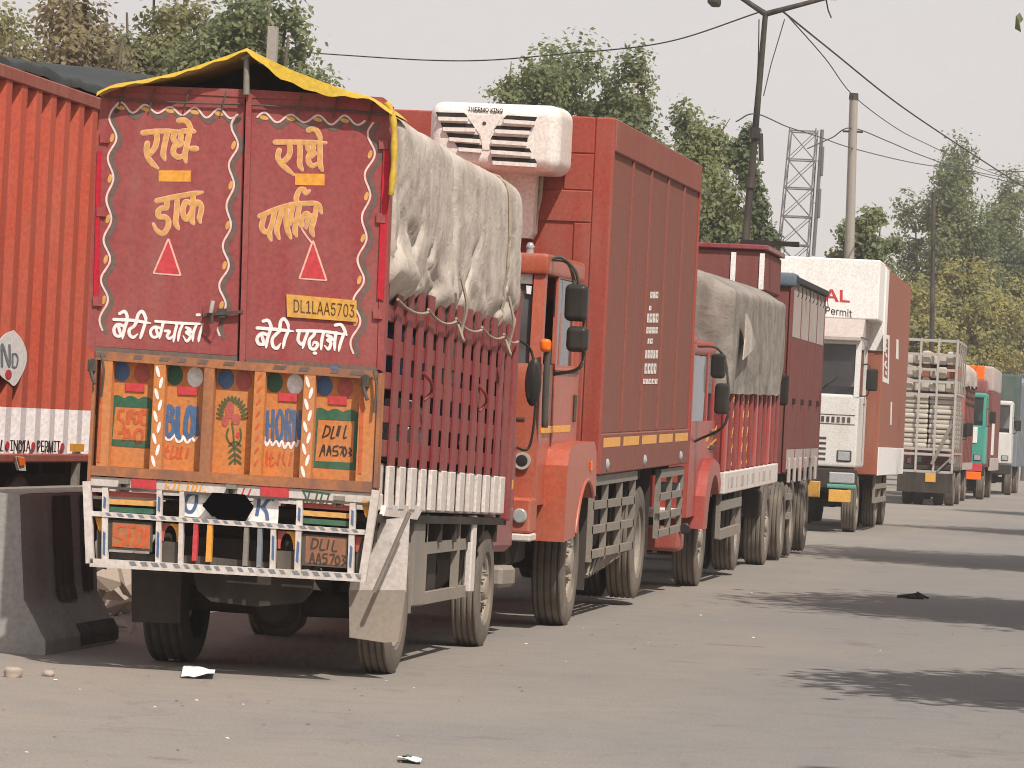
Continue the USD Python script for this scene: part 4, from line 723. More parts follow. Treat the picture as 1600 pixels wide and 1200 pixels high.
def cab_over(P, x0, x1, y0, y1, z0, z1, mat, low='chassis_black', zw=None, wipe=True, trim='dark_grey', plate=True):
    """A flat-fronted lorry cab facing the camera."""
    zw = zw or z0 + (z1 - z0) * 0.52; rk = 0.12
    c = part(P, 'cab', [rounded(x0, x1, y0, y1, z0, zw, 0.06, 3), box(x0 + 0.02, x1 - 0.02, y1 - 0.06, y1, zw - 0.05, z1 - 0.05), rounded(x0 + 0.03, x1 - 0.03, y0 + rk - 0.02, y1, z1 - 0.14, z1 + 0.02, 0.05, 3)]
             + [bar((x, y0 + 0.05, zw - 0.04), (x, y0 + rk + 0.05, z1 - 0.06), 0.09, 0.10, (0, 1, 0)) for x in (x0 + 0.06, x1 - 0.06)] + [bar((x, (y0 + y1) / 2 + 0.25, zw - 0.04), (x, (y0 + y1) / 2 + 0.25, z1 - 0.06), 0.06, 0.10, (0, 1, 0)) for x in (x0 + 0.05, x1 - 0.05)], mat, 30)
    part(c, 'windscreen', (np.array([[x0 + 0.06, y0 + 0.06, zw - 0.02], [x1 - 0.06, y0 + 0.06, zw - 0.02], [x1 - 0.06, y0 + rk + 0.05, z1 - 0.1], [x0 + 0.06, y0 + rk + 0.05, z1 - 0.1]]), np.array([[0, 1, 2], [0, 2, 3]])), 'side_glass')
    for x in (x0 + 0.03, x1 - 0.03): part(c, 'side_window', box(x - 0.004, x + 0.004, y0 + 0.12, (y0 + y1) / 2 + 0.22, zw - 0.02, z1 - 0.1), 'side_glass')
    part(c, 'interior', [box(x0 + 0.1, x1 - 0.1, y0 + 0.9, y1 - 0.08, zw - 0.3, zw + 0.15), box(x0 + 0.1, x1 - 0.1, y0 + 0.12, y0 + 0.4, zw - 0.06, zw + 0.04)], 'dark_grey')
    w = x1 - x0
    for k in range(5): part(c, 'grille_slat', box(x0 + 0.3 * w, x1 - 0.3 * w, y0 - 0.012, y0 + 0.02, z0 + 0.12 + k * 0.09, z0 + 0.155 + k * 0.09, 0.004), trim)
    for x in (x0 + 0.22, x1 - 0.22):
        h = part(c, 'headlight', box(x - 0.13, x + 0.13, y0 - 0.015, y0 + 0.02, z0 + 0.10, z0 + 0.30, 0.02), trim)
        part(h, 'lens', box(x - 0.10, x + 0.10, y0 - 0.028, y0 - 0.012, z0 + 0.125, z0 + 0.275, 0.02), 'lamp_glass')
    part(c, 'door_seam', [box(x1 - 0.002, x1 + 0.006, (y0 + y1) / 2 + 0.28, (y0 + y1) / 2 + 0.295, z0 + 0.1, zw), box(x1 - 0.002, x1 + 0.02, (y0 + y1) / 2 + 0.1, (y0 + y1) / 2 + 0.22, zw - 0.16, zw - 0.13)], 'dark_grey')
    for s, x in ((1, x1), (-1, x0)):
        m = part(c, 'mirror', box(x + s * 0.10, x + s * 0.30, y0 - 0.06, y0 + 0.0, zw + 0.08, zw + 0.46, 0.03), 'mirror_black')
        part(m, 'mirror_arm', tube(spline([(x, y0 + 0.1, zw + 0.52), (x + s * 0.14, y0 - 0.02, zw + 0.52), (x + s * 0.18, y0 - 0.03, zw + 0.3), (x + s * 0.14, y0 - 0.02, zw + 0.02), (x, y0 + 0.08, zw - 0.02)]), 0.014, 6), 'dark_grey')
    if wipe: part(c, 'wiper', [tube([(x0 + w * a, y0 + 0.045, zw), (x0 + w * (a + 0.22), y0 + 0.06, zw + 0.3)], 0.01, 5) for a in (0.2, 0.55)], 'dark_grey')
    part(c, 'bumper', rounded(x0 - 0.02, x1 + 0.02, y0 - 0.12, y0 + 0.2, z0 - 0.36, z0 - 0.02, 0.04, 3), low, 30)
    if plate: part(c, 'number_plate', box(x1 - 0.48, x1 - 0.10, y0 - 0.135, y0 - 0.118, z0 - 0.30, z0 - 0.12, 0.004), 'plate_yellow')
    return c
def lorry_chassis(P, x0, x1, ya, yb, axles, r=0.5, zb=1.0, dual=True):
    cx = (x0 + x1) / 2
    part(P, 'chassis', [box(cx - 0.48, cx - 0.38, ya, yb, zb - 0.32, zb - 0.08), box(cx + 0.38, cx + 0.48, ya, yb, zb - 0.32, zb - 0.08)] + [box(cx - 0.45, cx + 0.45, y, y + 0.1, zb - 0.3, zb - 0.1) for y in np.arange(ya + 0.3, yb, 1.3)] + [box(x0 + 0.1, x1 - 0.1, y, y + 0.1, zb - 0.1, zb - 0.005) for y in np.arange(ya + 1.5, yb, 0.8)], 'chassis_black')
    for k, y in enumerate(axles):
        part(P, 'axle', lathe([(x0 + 0.2, 0), (x0 + 0.2, 0.07), (cx - 0.2, 0.08), (cx - 0.1, 0.17), (cx + 0.1, 0.17), (cx + 0.2, 0.08), (x1 - 0.2, 0.07), (x1 - 0.2, 0)], (0, y, r), 12), 'chassis_black', 40)
        for s in (1, -1):
            e = x1 if s > 0 else x0
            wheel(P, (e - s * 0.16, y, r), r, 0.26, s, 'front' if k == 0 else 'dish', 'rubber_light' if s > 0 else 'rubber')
            if k > 0 and dual: wheel(P, (e - s * 0.46, y, r), r, 0.26, -s, 'dish', 'rubber')

F2 = Frame((-4.30, 33.0, 0), 0.72)
T = thing('container_truck', 'red box lorry with orange cab and white cooling unit, second in the row', 'truck', F2)
BX0, BX1, BY0, BY1, BZ0, BZ1 = -2.0, 0.05, 1.0, 8.02, 1.17, 4.07
bd = part(T, 'container', [box(BX0 + 0.03, BX1 - 0.03, BY0 + 0.03, BY1, BZ0 + 0.2, BZ1 - 0.01)], 'container_side')
part(bd, 'front_panel', box(BX0 + 0.10, BX1 - 0.16, BY0 + 0.012, BY0 + 0.028, BZ0, BZ1 - 0.05), 'container_red')
FR = [('corner_post', box(BX1 - 0.16, BX1, BY0, BY0 + 0.10, BZ0, BZ1, 0.012)), ('corner_post', box(BX0, BX0 + 0.14, BY0, BY0 + 0.10, BZ0, BZ1, 0.012)), ('corner_post', box(BX1 - 0.1, BX1, BY1 - 0.08, BY1 + 0.01, BZ0, BZ1, 0.012)),
      ('front_rail', box(BX0 + 0.14, BX1 - 0.16, BY0 - 0.004, BY0 + 0.03, BZ1 - 0.30, BZ1, 0.01)), ('front_rail', box(BX0 + 0.14, BX1 - 0.16, BY0 - 0.004, BY0 + 0.03, BZ1 - 0.86, BZ1 - 0.60, 0.01)), ('front_rail', box(BX1 - 0.40, BX1 - 0.16, BY0 - 0.002, BY0 + 0.03, BZ1 - 0.6, BZ1 - 0.30, 0.01)),
      ('front_rail', box(BX1 - 0.30, BX1 - 0.16, BY0 - 0.002, BY0 + 0.03, BZ0, BZ1 - 0.86, 0.01))]
for n, m in FR: part(bd, n, m, 'container_red')
part(bd, 'top_rail', box(BX1 - 0.06, BX1 + 0.008, BY0 + 0.10, BY1 - 0.08, BZ1 - 0.27, BZ1 - 0.002, 0.01), 'frame_red')
part(bd, 'top_rail', box(BX0, BX0 + 0.06, BY0 + 0.10, BY1 - 0.08, BZ1 - 0.27, BZ1 - 0.002, 0.01), 'frame_red')
pe = np.linspace(BY0 + 0.10, BY1 - 0.08, 6)
for k in range(5):
    part(bd, 'side_panel', box(BX1 - 0.03, BX1 - 0.018, pe[k] + 0.02, pe[k + 1] - 0.02, BZ0 + 0.34, BZ1 - 0.27), 'container_side')
    part(bd, 'reflector_strip', box(BX1 - 0.02, BX1 + 0.006, pe[k] + 0.12, pe[k + 1] - 0.12, BZ0 + 0.22, BZ0 + 0.30, 0.003), 'reflector_yellow')
    if k: part(bd, 'rib', box(BX1 - 0.03, BX1 - 0.002, pe[k] - 0.035, pe[k] + 0.035, BZ0 + 0.34, BZ1 - 0.27, 0.006), 'container_side')
    if k: part(bd, 'rib_edge', box(BX1 - 0.004, BX1 + 0.003, pe[k] - 0.012, pe[k] + 0.006, BZ0 + 0.34, BZ1 - 0.27), 'frame_red')
part(bd, 'bottom_rail', box(BX1 - 0.06, BX1 + 0.004, BY0 + 0.1, BY1 - 0.08, BZ0, BZ0 + 0.335, 0.01), 'container_side')
part(bd, 'floor', box(BX0 + 0.02, BX1 - 0.06, BY0 + 0.05, BY1, BZ0 + 0.02, BZ0 + 0.2), 'chassis_black')
for y in (1.5, 4.2, 7.2): part(bd, 'marker_lamp', lathe([(0.0, 0.05), (0.02, 0.045), (0.03, 0.0)], (BX1, y, BZ0 + 0.08), 12), 'lamp_glass', True)
rows = [((1017, 1029), 456, 10), ((1015, 1021), 478, 7), ((1012, 1030), 490, 14), ((1011, 1030), 511, 10), ((1013, 1019), 529, 8), ((1009, 1029), 547, 13), ((1008, 1026), 568, 16), ((1006, 1028), 592, 8)]
marks = []
for (a, b), y, h in rows:
    x = a
    while x < b - 1.5:
        w = rng.choice((2.2, 3.0, 3.6)); marks.append(Polygon([(x, y), (x + w, y), (x + w - 0.6, y + h), (x - 0.6, y + h)]).difference(rect(x + 0.9, y + h * 0.3, x + w - 0.9, y + h * rng.uniform(0.5, 0.8)))); x += w + 1.5
part(bd, 'stencilled_lines', decal(F2, unary_union(marks), BX1 - 0.018, axis=0, d=0.003), 'clean_white')
# cooling unit
UY = 0.32
c0, c1 = F2.y(671, 160, UY), F2.y(873, 272, UY)
un = part(T, 'cooling_unit', rounded(c0[0] - 0.02, c1[0] + 0.02, UY, BY0, c1[2] - 0.0, c0[2] + 0.03, 0.11, 6, 0.05), 'unit_white', 30)
px8 = lambda x, y: (670 + 0.13125 * x, 150 + 0.13125 * y)
UF = UY - 0.001
for q in ([(85, 195), (420, 205), (470, 255), (110, 245)], [(145, 320), (530, 335), (555, 380), (165, 370)], [(215, 440), (590, 465), (610, 515), (240, 490)], [(315, 560), (625, 585), (630, 630), (350, 610)],
          [(930, 232), (1285, 255), (1262, 300), (885, 275)], [(815, 355), (1220, 378), (1200, 415), (785, 395)], [(755, 478), (1172, 500), (1168, 548), (740, 520)], [(735, 600), (1195, 628), (1220, 675), (735, 640)], [(750, 728), (1262, 752), (1285, 802), (755, 770)]):
    part(un, 'louvre', decal(F2, Polygon([px8(*p) for p in q]).buffer(0.5), UF, d=0.004), 'chassis_black')
    a, b = px8(*q[3]), px8(*q[2]); part(un, 'louvre_lip', slab(F2, [(a[0], a[1]), (b[0], b[1]), (b[0] - 1, b[1] + 6), (a[0] + 1, a[1] + 6)], UF - 0.03, UF + 0.01), 'unit_white')
part(un, 'unit_lettering', letter_decal(F2, 'THERMO KING', [px8(462, 125), px8(885, 150), px8(880, 205), px8(470, 178)], UF, d=0.004), 'black_ink')
part(un, 'badge_panel', decal(F2, Polygon([px8(*p) for p in ((440, 215), (880, 235), (720, 480), (720, 640), (640, 640), (620, 480))]), UF, d=0.006), 'unit_white')
part(un, 'drain_plug', decal(F2, Point(*px8(660, 325)).buffer(3), UF - 0.006, d=0.003), 'brown_ink')
part(T, 'duct', [slab(F2, [(770, 262), (838, 268), (836, 300), (832, 362), (826, 372), (790, 370), (775, 300)], 0.72, BY0)], 'unit_white')
part(T, 'duct_pipe', tube(spline([F2.y(846, 272, 0.9), F2.y(843, 310, 0.9), F2.y(836, 340, 0.9), F2.y(832, 370, 0.9)]), 0.02, 8), 'rope', True)
# cab
x0, x1, y0, y1 = -1.86, -0.08, -1.72, 0.50
zc = lambda y, z: z
cabp = Polygon([(y0, 0.98), (y0 + 0.01, 1.9), (y0 + 0.05, 2.04), (y1, 2.04), (y1, 1.05), (0.3, 1.3), (-0.9, 1.3), (-1.1, 0.98)])
def side_prism(poly, a, b):
    v, f = extrude(poly, 1.0); p = np.stack([a + (b - a) * v[:, 2], v[:, 0], v[:, 1]], 1); return fix((p, f))
cb = part(T, 'cab', [side_prism(cabp, x0, x1), rounded(x0 + 0.03, x1 + 0.012, y0 + 0.10, y1, 2.71, 2.87, 0.035, 3), box(x0 + 0.02, x1 - 0.02, y1 - 0.06, y1, 2.0, 2.75), bar((x0 + 0.05, y0 + 0.08, 2.0), (x0 + 0.07, y0 + 0.2, 2.75), 0.09, 0.1, (0, 1, 0)), bar((x1 - 0.05, y0 + 0.08, 2.0), (x1 - 0.06, y0 + 0.2, 2.75), 0.09, 0.1, (0, 1, 0)),
                     bar((x1 - 0.04, -0.62, 2.0), (x1 - 0.05, -0.62, 2.75), 0.06, 0.09, (0, 1, 0)), bar((x1 - 0.04, 0.25, 2.0), (x1 - 0.05, 0.2, 2.75), 0.06, 0.30, (0, 1, 0))], 'cab_orange', 30)
part(cb, 'windscreen', (np.array([[x0 + 0.08, y0 + 0.10, 2.03], [x1 - 0.08, y0 + 0.10, 2.03], [x1 - 0.09, y0 + 0.21, 2.71], [x0 + 0.09, y0 + 0.21, 2.71]]), np.array([[0, 1, 2], [0, 2, 3]])), 'window_glass')
part(cb, 'windscreen_seal', [bar((x0 + 0.09, y0 + 0.07, 2.03), (x1 - 0.09, y0 + 0.07, 2.03), 0.02, 0.03), bar((x1 - 0.09, y0 + 0.075, 2.03), (x1 - 0.10, y0 + 0.19, 2.71), 0.02, 0.03), bar((x0 + 0.09, y0 + 0.19, 2.70), (x1 - 0.09, y0 + 0.19, 2.70), 0.02, 0.03)], 'dark_grey')
for q in ([(813, 421), (832, 425), (832, 444), (814, 443)], [(822, 446), (831, 447), (830, 460), (823, 459)], [(802, 446), (806, 446), (805, 460), (801, 460)]):
    part(cb, 'sticker', decal(F2, Polygon(q), y0 + 0.16, d=0.002), 'clean_white')
part(cb, 'interior', [box(x0 + 0.1, x1 - 0.1, -0.6, 0.4, 1.9, 2.15, 0.05), box(x0 + 0.1, x1 - 0.1, 0.25, 0.42, 2.1, 2.55, 0.05), box(x0 + 0.1, x1 - 0.1, y0 + 0.2, y0 + 0.5, 1.98, 2.1)], 'dark_grey')
dr2 = part(T, 'cab_door', box(x1 - 0.02, x1 + 0.014, -1.0, 0.32, 1.40, 2.02, 0.012), 'cab_orange')
part(dr2, 'door_frame', [bar((x1 + 0.0, -1.02, 2.0), (x1 - 0.02, -0.9, 2.74), 0.03, 0.05, (0, 1, 0)), bar((x1 + 0.0, 0.30, 2.0), (x1 - 0.02, 0.28, 2.74), 0.03, 0.05, (0, 1, 0)), bar((x1 - 0.02, -0.9, 2.73), (x1 - 0.02, 0.28, 2.73), 0.03, 0.05)], 'cab_orange')
part(dr2, 'door_window', [box(x1 - 0.024, x1 - 0.016, -0.98, -0.62, 2.03, 2.70), box(x1 - 0.024, x1 - 0.016, -0.60, 0.24, 2.03, 2.70)], 'side_glass')
part(dr2, 'handle', box(x1 + 0.014, x1 + 0.035, 0.12, 0.2, 1.6, 1.82, 0.01), 'dark_grey')
part(dr2, 'lower_seal', bar((x1 + 0.018, -1.0, 1.99), (x1 + 0.018, 0.3, 1.99), 0.012, 0.022), 'dark_grey')
part(cb, 'reflector_strip', box(x1 - 0.005, x1 + 0.017, -1.55, 0.0, 1.52, 1.575, 0.004), 'reflector_yellow')
part(cb, 'corner_guard', tube(spline([F2.y(857, 535, y0 - 0.05), F2.y(853, 600, y0 - 0.06), F2.y(851, 668, y0 - 0.03)]), 0.025, 8), 'dark_grey', True)
ind = F2.y(854, 540, y0 - 0.06)
part(cb, 'indicator', [rounded(ind[0] - 0.045, ind[0] + 0.035, ind[1] - 0.05, ind[1] + 0.04, ind[2] - 0.05, ind[2] + 0.05, 0.03, 4)], 'indicator_orange', True)
part(cb, 'door_seam', [box(x1 - 0.002, x1 + 0.003, -1.03, -1.015, 1.3, 2.0), box(x1 - 0.3, x1 - 0.29, y0 - 0.004, y0, 1.0, 1.9), box(x0 + 0.1, x1 - 0.1, y0 - 0.006, y0, 1.62, 1.635)], 'dark_grey')
for k, (a, b) in enumerate((((884, 443), (917, 503)), ((886, 509), (918, 551)))):
    p, q = F2.y(*a, -1.45), F2.y(*b, -1.45)
    mr = part(cb, 'mirror', rounded(p[0], q[0], -1.50, -1.36, q[2], p[2], 0.045, 4), 'mirror_black', 30)
part(cb, 'mirror_arm', [tube(spline([F2.y(848, 412, -1.5), F2.y(875, 402, -1.48), F2.y(897, 420, -1.45), F2.y(904, 440, -1.4), F2.y(912, 470, -1.36), F2.y(912, 540, -1.36), F2.y(905, 575, -1.36), F2.y(865, 585, -1.2)]), 0.014, 6), tube(spline([F2.y(856, 405, -1.45), F2.y(888, 412, -1.42), F2.y(900, 455, -1.4)]), 0.014, 6)], 'dark_grey')
part(cb, 'roof_knob', lathe([(0, 0.03), (0.04, 0.025), (0.05, 0.035), (0.08, 0.02), (0.085, 0)], F2.y(828, 396, -1.3), 12, axis=2), 'lamp_glass', True)
for (px, py, r) in ((816, 720, 0.045),):
    p = F2.y(px, py, y0); h = part(cb, 'headlight', lathe([(0.02, r + 0.02), (-0.03, r + 0.02), (-0.03, r)], p, 20, axis=1), 'galvanised', 30)
    part(h, 'lens', lathe([(-0.03, r), (-0.034, r * 0.6), (-0.036, 0)], p, 20, axis=1), 'mirror_black', True)
fp = side_prism(Polygon([(-1.22, 0.70), (-1.20, 1.28), (-1.10, 1.40), (-0.9, 1.44), (0.35, 1.45), (0.52, 1.36), (0.60, 1.02), (0.50, 1.0)] + [(0.62 * math.cos(g), 0.50 + 0.64 * math.sin(g)) for g in np.linspace(0.9, 2.78, 14)]), -0.30, 0.09)
fd = part(T, 'fender', fp, 'cab_orange', 30)
part(fd, 'fender_lip', tube([(0.09, 0.63 * math.cos(g), 0.50 + 0.65 * math.sin(g)) for g in np.linspace(0.9, 2.75, 16)], 0.018, 6), 'cab_orange', True)
part(fd, 'side_marker', box(0.09, 0.105, 0.12, 0.2, 1.22, 1.30, 0.008), 'indicator_orange')
bp = part(T, 'bumper', box(x0 + 0.05, -0.07, y0 - 0.26, y0 + 0.1, 0.78, 1.04, 0.018), 'cab_orange')
part(bp, 'bumper_step', box(x0 + 0.1, -0.06, y0 - 0.29, y0 + 0.05, 0.72, 0.775, 0.01), 'white_paint')
p = F2.y(812, 806, y0 - 0.27)
part(bp, 'fog_lamp', lathe([(0.01, 0.055), (-0.012, 0.055), (-0.018, 0.045), (-0.018, 0)], p, 18, axis=1), 'lamp_glass', 30)
part(T, 'front_frame', [box(-1.5, -0.30, y0 - 0.1, y0 + 0.1, 0.38, 0.62, 0.03), box(-0.42, -0.26, y0 - 0.15, -0.8, 0.52, 0.80, 0.03), bar((-0.2, y0, 0.8), (-0.34, y0 + 0.4, 0.45), 0.06, 0.10)], 'chassis_black')
lorry_chassis(T, BX0 + 0.05, 0.03, -1.4, BY1 - 0.3, (0.0, 4.62), 0.505, 1.17)
part(T, 'rear_flap', box(-0.42, -0.02, 5.4, 5.42, 0.35, 1.15), 'flap_dark')
part(T, 'front_flap', box(-0.36, 0.02, 0.66, 0.68, 0.25, 1.1), 'flap_dark')
part(T, 'fuel_tank', rounded(-0.52, -0.12, 1.2, 2.6, 0.5, 1.02, 0.1, 4), 'chassis_black', 30)
gu = part(T, 'side_guard', bar((0.0, 1.02, 1.12), (0.0, 4.0, 1.12), 0.05, 0.08), 'steel_grey', label='near barred side guard ahead of the rear wheel')
for z in (0.90, 0.70, 0.50): part(gu, 'guard_rail', bar((0.0, 1.02, z + 0.02), (0.0, 3.95, z), 0.04, 0.065), 'steel_grey')
for y in (1.05, 1.95, 2.95, 3.9): part(gu, 'guard_post', bar((-0.005, y, 0.46), (-0.005, y, 1.16), 0.05, 0.06), 'steel_grey')
for k in range(9): part(gu, 'guard_brace', bar((-0.02 - 0.02 * k % 2, 1.1 + k * 0.32, 0.34), (-0.02, 1.26 + k * 0.32, 0.48), 0.03, 0.035), 'steel_grey')
gu = part(T, 'side_guard', bar((0.0, 5.9, 1.10), (0.0, 7.9, 1.10), 0.05, 0.08), 'steel_grey', label='short barred side guard behind the rear wheel')
for z in (0.88, 0.70, 0.54): part(gu, 'guard_rail', bar((0.0, 5.9, z), (0.0, 7.9, z), 0.04, 0.065), 'steel_grey')
for y in (5.93, 6.9, 7.88): part(gu, 'guard_post', bar((-0.005, y, 0.5), (-0.005, y, 1.14), 0.05, 0.06), 'steel_grey')
part(gu, 'rear_lamp', box(-0.25, 0.0, 7.84, 7.88, 0.86, 0.98, 0.01), 'lamp_glass')

# ------------------------------------------------------------ red truck under a grey tarpaulin, third in the row
F3 = Frame((-4.30, 43.3, 0), 0.75)
T = thing('stake_truck', 'red truck with ribbed red side and white sill, third in the row', 'truck', F3)
lorry_chassis(T, -1.9, 0.02, -1.5, 7.3, (0.0, 4.0), 0.495, 1.0)
x0, x1, y0, y1 = -1.85, 0.0, -1.75, 0.75
cb = part(T, 'cab', [side_prism(Polygon([(y0, 0.75), (y0 + 0.02, 1.55), (y0 + 0.08, 1.7), (y1, 1.7), (y1, 0.9), (0.6, 0.98), (-0.62, 0.98), (-0.8, 0.75)]), x0, x1), rounded(x0 + 0.03, x1 - 0.02, y0 + 0.05, y1, 2.34, 2.52, 0.07, 4), box(x0 + 0.03, x1 - 0.03, y1 - 0.05, y1, 1.65, 2.4)]
          + [bar((x, yy, 1.65), (x - 0.01, yy + 0.06, 2.4), 0.07, 0.10, (0, 1, 0)) for x in (x0 + 0.05, x1 - 0.04) for yy in (y0 + 0.12, -0.15, 0.55)], 'cab_red', 30)
part(cb, 'windscreen', (np.array([[x0 + 0.08, y0 + 0.10, 1.68], [x1 - 0.08, y0 + 0.10, 1.68], [x1 - 0.09, y0 + 0.21, 2.36], [x0 + 0.09, y0 + 0.21, 2.36]]), np.array([[0, 1, 2], [0, 2, 3]])), 'window_glass')
part(cb, 'side_window', box(x1 - 0.03, x1 - 0.022, y0 + 0.2, 0.5, 1.7, 2.36), 'side_glass')
part(cb, 'interior', box(x0 + 0.1, x1 - 0.1, -0.5, 0.6, 1.5, 2.1, 0.05), 'dark_grey')
part(cb, 'cab_visor', rounded(x0 + 0.1, x1 - 0.02, y0 - 0.02, y0 + 0.5, 2.44, 2.60, 0.06, 4), 'cab_red', 30)
part(cb, 'gold_scroll', decal(F3, strokes('1104,690 1110,678 1116,672 1112,684 1122,664|1106,700 1114,692 1122,684', (0, 0), 1, 2.2, taper=False), x1, axis=0, d=0.004), 'bar_orange')
for a, b in (((1112, 552), (1133, 592)), ((1118, 598), (1138, 648))):
    p, q = F3.y(*a, -1.5), F3.y(*b, -1.5); mr = part(cb, 'mirror', rounded(p[0], q[0], -1.56, -1.44, q[2], p[2], 0.04, 3), 'mirror_black', 30)
part(cb, 'mirror_arm', tube(spline([(x1, -1.4, 2.45), F3.y(1122, 545, -1.5), F3.y(1136, 580, -1.46), F3.y(1134, 660, -1.46), (x1, -1.3, 1.5)]), 0.014, 6), 'dark_grey')
bp = part(T, 'bumper', rounded(x0 - 0.05, x1 - 0.02, y0 - 0.25, y0 + 0.1, 0.42, 0.66, 0.05, 4), 'cab_red', 30)
part(bp, 'white_strip', box(x0, x1 - 0.06, y0 - 0.06, y0 + 0.02, 0.74, 0.84, 0.02), 'white_paint')
p = F3.y(1070, 826, y0 - 0.24)
part(bp, 'headlight', [lathe([(0.02, 0.055), (-0.01, 0.055), (-0.016, 0.045), (-0.016, 0)], p, 16, axis=1)], 'mirror_black', 30)
part(T, 'fender', side_prism(Polygon([(-0.98, 0.62), (-0.94, 0.95), (-0.7, 1.2), (-0.2, 1.32), (0.4, 1.25), (0.66, 1.05), (0.6, 0.95)] + [(0.64 * math.cos(g), 0.49 + 0.66 * math.sin(g)) for g in np.linspace(0.75, 2.95, 14)]), -0.30, 0.10), 'cab_red', 30)
part(T, 'cab_step', [box(x1 - 0.02, x1 + 0.02, 0.2, 0.7, z, z + 0.05, 0.01) for z in (1.1, 1.25, 1.4, 1.55)], 'dark_grey')
BX0, BX1, BY0, BY1 = -1.98, 0.10, 0.92, 7.62
part(T, 'side_board', box(BX1 - 0.10, BX1 - 0.06, BY0, BY1, 0.95, 2.6), 'maroon_slat')
part(T, 'side_board', box(BX0, BX0 + 0.06, BY0, BY1, 0.95, 2.6), 'maroon_slat')
part(T, 'head_board', box(BX0 + 0.06, BX1 - 0.1, BY0, BY0 + 0.05, 0.95, 2.95), 'cab_maroon')
part(T, 'load_floor', box(BX0 + 0.06, BX1 - 0.1, BY0, BY1, 0.92, 0.98), 'chassis_black')
for k, y in enumerate(np.linspace(BY0 + 0.12, BY1 - 0.12, 12)):
    part(T, 'side_slat', box(BX1 - 0.06, BX1, y - 0.11, y + 0.11, 1.16, 2.2, 0.02), 'maroon_slat' if k % 3 else 'cab_red')
    if k in (1, 3, 4): part(T, 'gold_wave', tube([(BX1 + 0.002, y + 0.05 * math.sin(t * 3), z) for t, z in zip(np.linspace(0, 9, 24), np.linspace(1.22, 2.0, 24))], 0.0045, 4), 'letter_yellow')
part(T, 'sill', box(BX1 - 0.07, BX1 + 0.012, BY0, BY1, 0.93, 1.16, 0.01), 'white_paint')
part(T, 'sill_lettering', [box(BX1 + 0.012, BX1 + 0.016, y, y + w, 0.99, 1.10) for y, w in ((1.3, 0.1), (1.6, 0.25), (2.2, 0.12), (2.8, 0.3), (3.5, 0.15), (4.1, 0.3), (5.0, 0.12), (5.5, 0.35), (6.4, 0.2))], 'weather_white', kind='stuff')
for z in (0.50, 0.80): part(T, 'guard_rail', bar((0.06, 1.0, z), (0.06, 3.3, z), 0.05, 0.10), 'steel_grey')
for y in (1.02, 3.28): part(T, 'guard_post', bar((0.05, y, 0.46), (0.05, y, 0.96), 0.05, 0.05), 'steel_grey')
m, P = tarp(F3, BX0 - 0.03, BX1 + 0.03, BY0 - 0.05, BY1 - 0.05, 1.98, 3.10, 12, [], crown=0.28, rad=0.07, nu=130, nv=110, bulge=0.0, pleat=0.022, frontround=0.08, hem=0.015, tailround=0.10, amp=0.4, lump=0.12)
top('tarpaulin', m, 'canvas_grey', 'grey pleated tarpaulin hanging over the red truck third in the row', 'tarpaulin', smooth=60)
pt = (np.array([F3.x(*p, BX1 + 0.10) for p in ((1165, 490), (1172, 505), (1178, 535), (1176, 545), (1160, 562), (1163, 530))]) @ F3.R.T + F3.o)
top('canvas_patch', (np.vstack([pt, pt + [0.012, 0, 0]]), np.array([[0, 1, 2], [0, 2, 5], [2, 3, 5], [3, 4, 5], [6, 8, 7], [6, 11, 8], [8, 11, 9], [9, 11, 10]] + [s for i in range(6) for s in ([i, i + 6, (i + 1) % 6], [(i + 1) % 6, i + 6, (i + 1) % 6 + 6])])), 'canvas_beige', 'beige torn canvas patch on the side of the grey tarpaulin', 'cloth patch')

# ------------------------------------------------------------ maroon and white high-sided lorry, fourth
F4 = Frame((-4.35, 52.3, 0), 0.3)
T = thing('high_sided_truck', 'weathered maroon lorry with pale upper band on high sides, fourth in the row', 'truck', F4)
lorry_chassis(T, -1.95, 0.02, -1.0, 7.2, (-0.45, 1.85, 3.35, 5.75), 0.50, 1.1)
cab_over(T, -1.9, -0.08, -1.05, 1.2, 0.95, 2.75, 'cab_maroon', plate=False)
cr = part(T, 'luggage_crown', box(-1.95, -0.14, -1.15, 1.3, 3.34, 3.84, 0.03), 'weather_maroon')
for x in (-0.2, -0.55): part(cr, 'white_lattice', box(x, x + 0.06, -1.17, -1.15, 3.36, 3.80), 'clean_white')
part(cr, 'top_rail', box(-1.98, -0.10, -1.2, 1.35, 3.84, 3.90, 0.01), 'cab_maroon')
part(cr, 'roof_beam', box(-0.5, 0.22, -0.6, -0.5, 3.92, 3.98), 'chassis_black')
BY0, BY1 = 1.75, 7.4
bd = part(T, 'body', box(-1.93, -0.03, BY0 + 0.03, BY1, 1.12, 3.55), 'weather_maroon')
part(bd, 'front_wall', box(-1.95, 0.0, BY0, BY0 + 0.03, 1.1, 3.62), 'weather_maroon')
ys = np.linspace(BY0, BY1, 5)
for k in range(4):
    a, b = ys[k] + 0.03, ys[k + 1] - 0.03
    part(bd, 'lower_panel', box(-0.035, -0.006, a, b, 1.42, 2.86), 'weather_maroon')
    part(bd, 'upper_panel', box(-0.035, -0.004, a, b, 2.865, 3.55), 'weather_white')
    part(bd, 'foot_panel', box(-0.035, -0.003, a, b, 1.16, 1.415), 'weather_white')
for y in ys: part(bd, 'rib', box(-0.04, 0.002, y - 0.03, y + 0.03, 1.12, 3.60), 'weather_maroon')
for y in (ys[:-1] + ys[1:]) / 2: part(bd, 'latch', box(-0.012, 0.03, y - 0.05, y + 0.05, 2.0, 2.08, 0.01), 'chassis_black')
part(bd, 'top_rail', box(-0.08, 0.04, BY0, BY1 + 0.02, 3.56, 3.64, 0.01), 'tarp_dark')
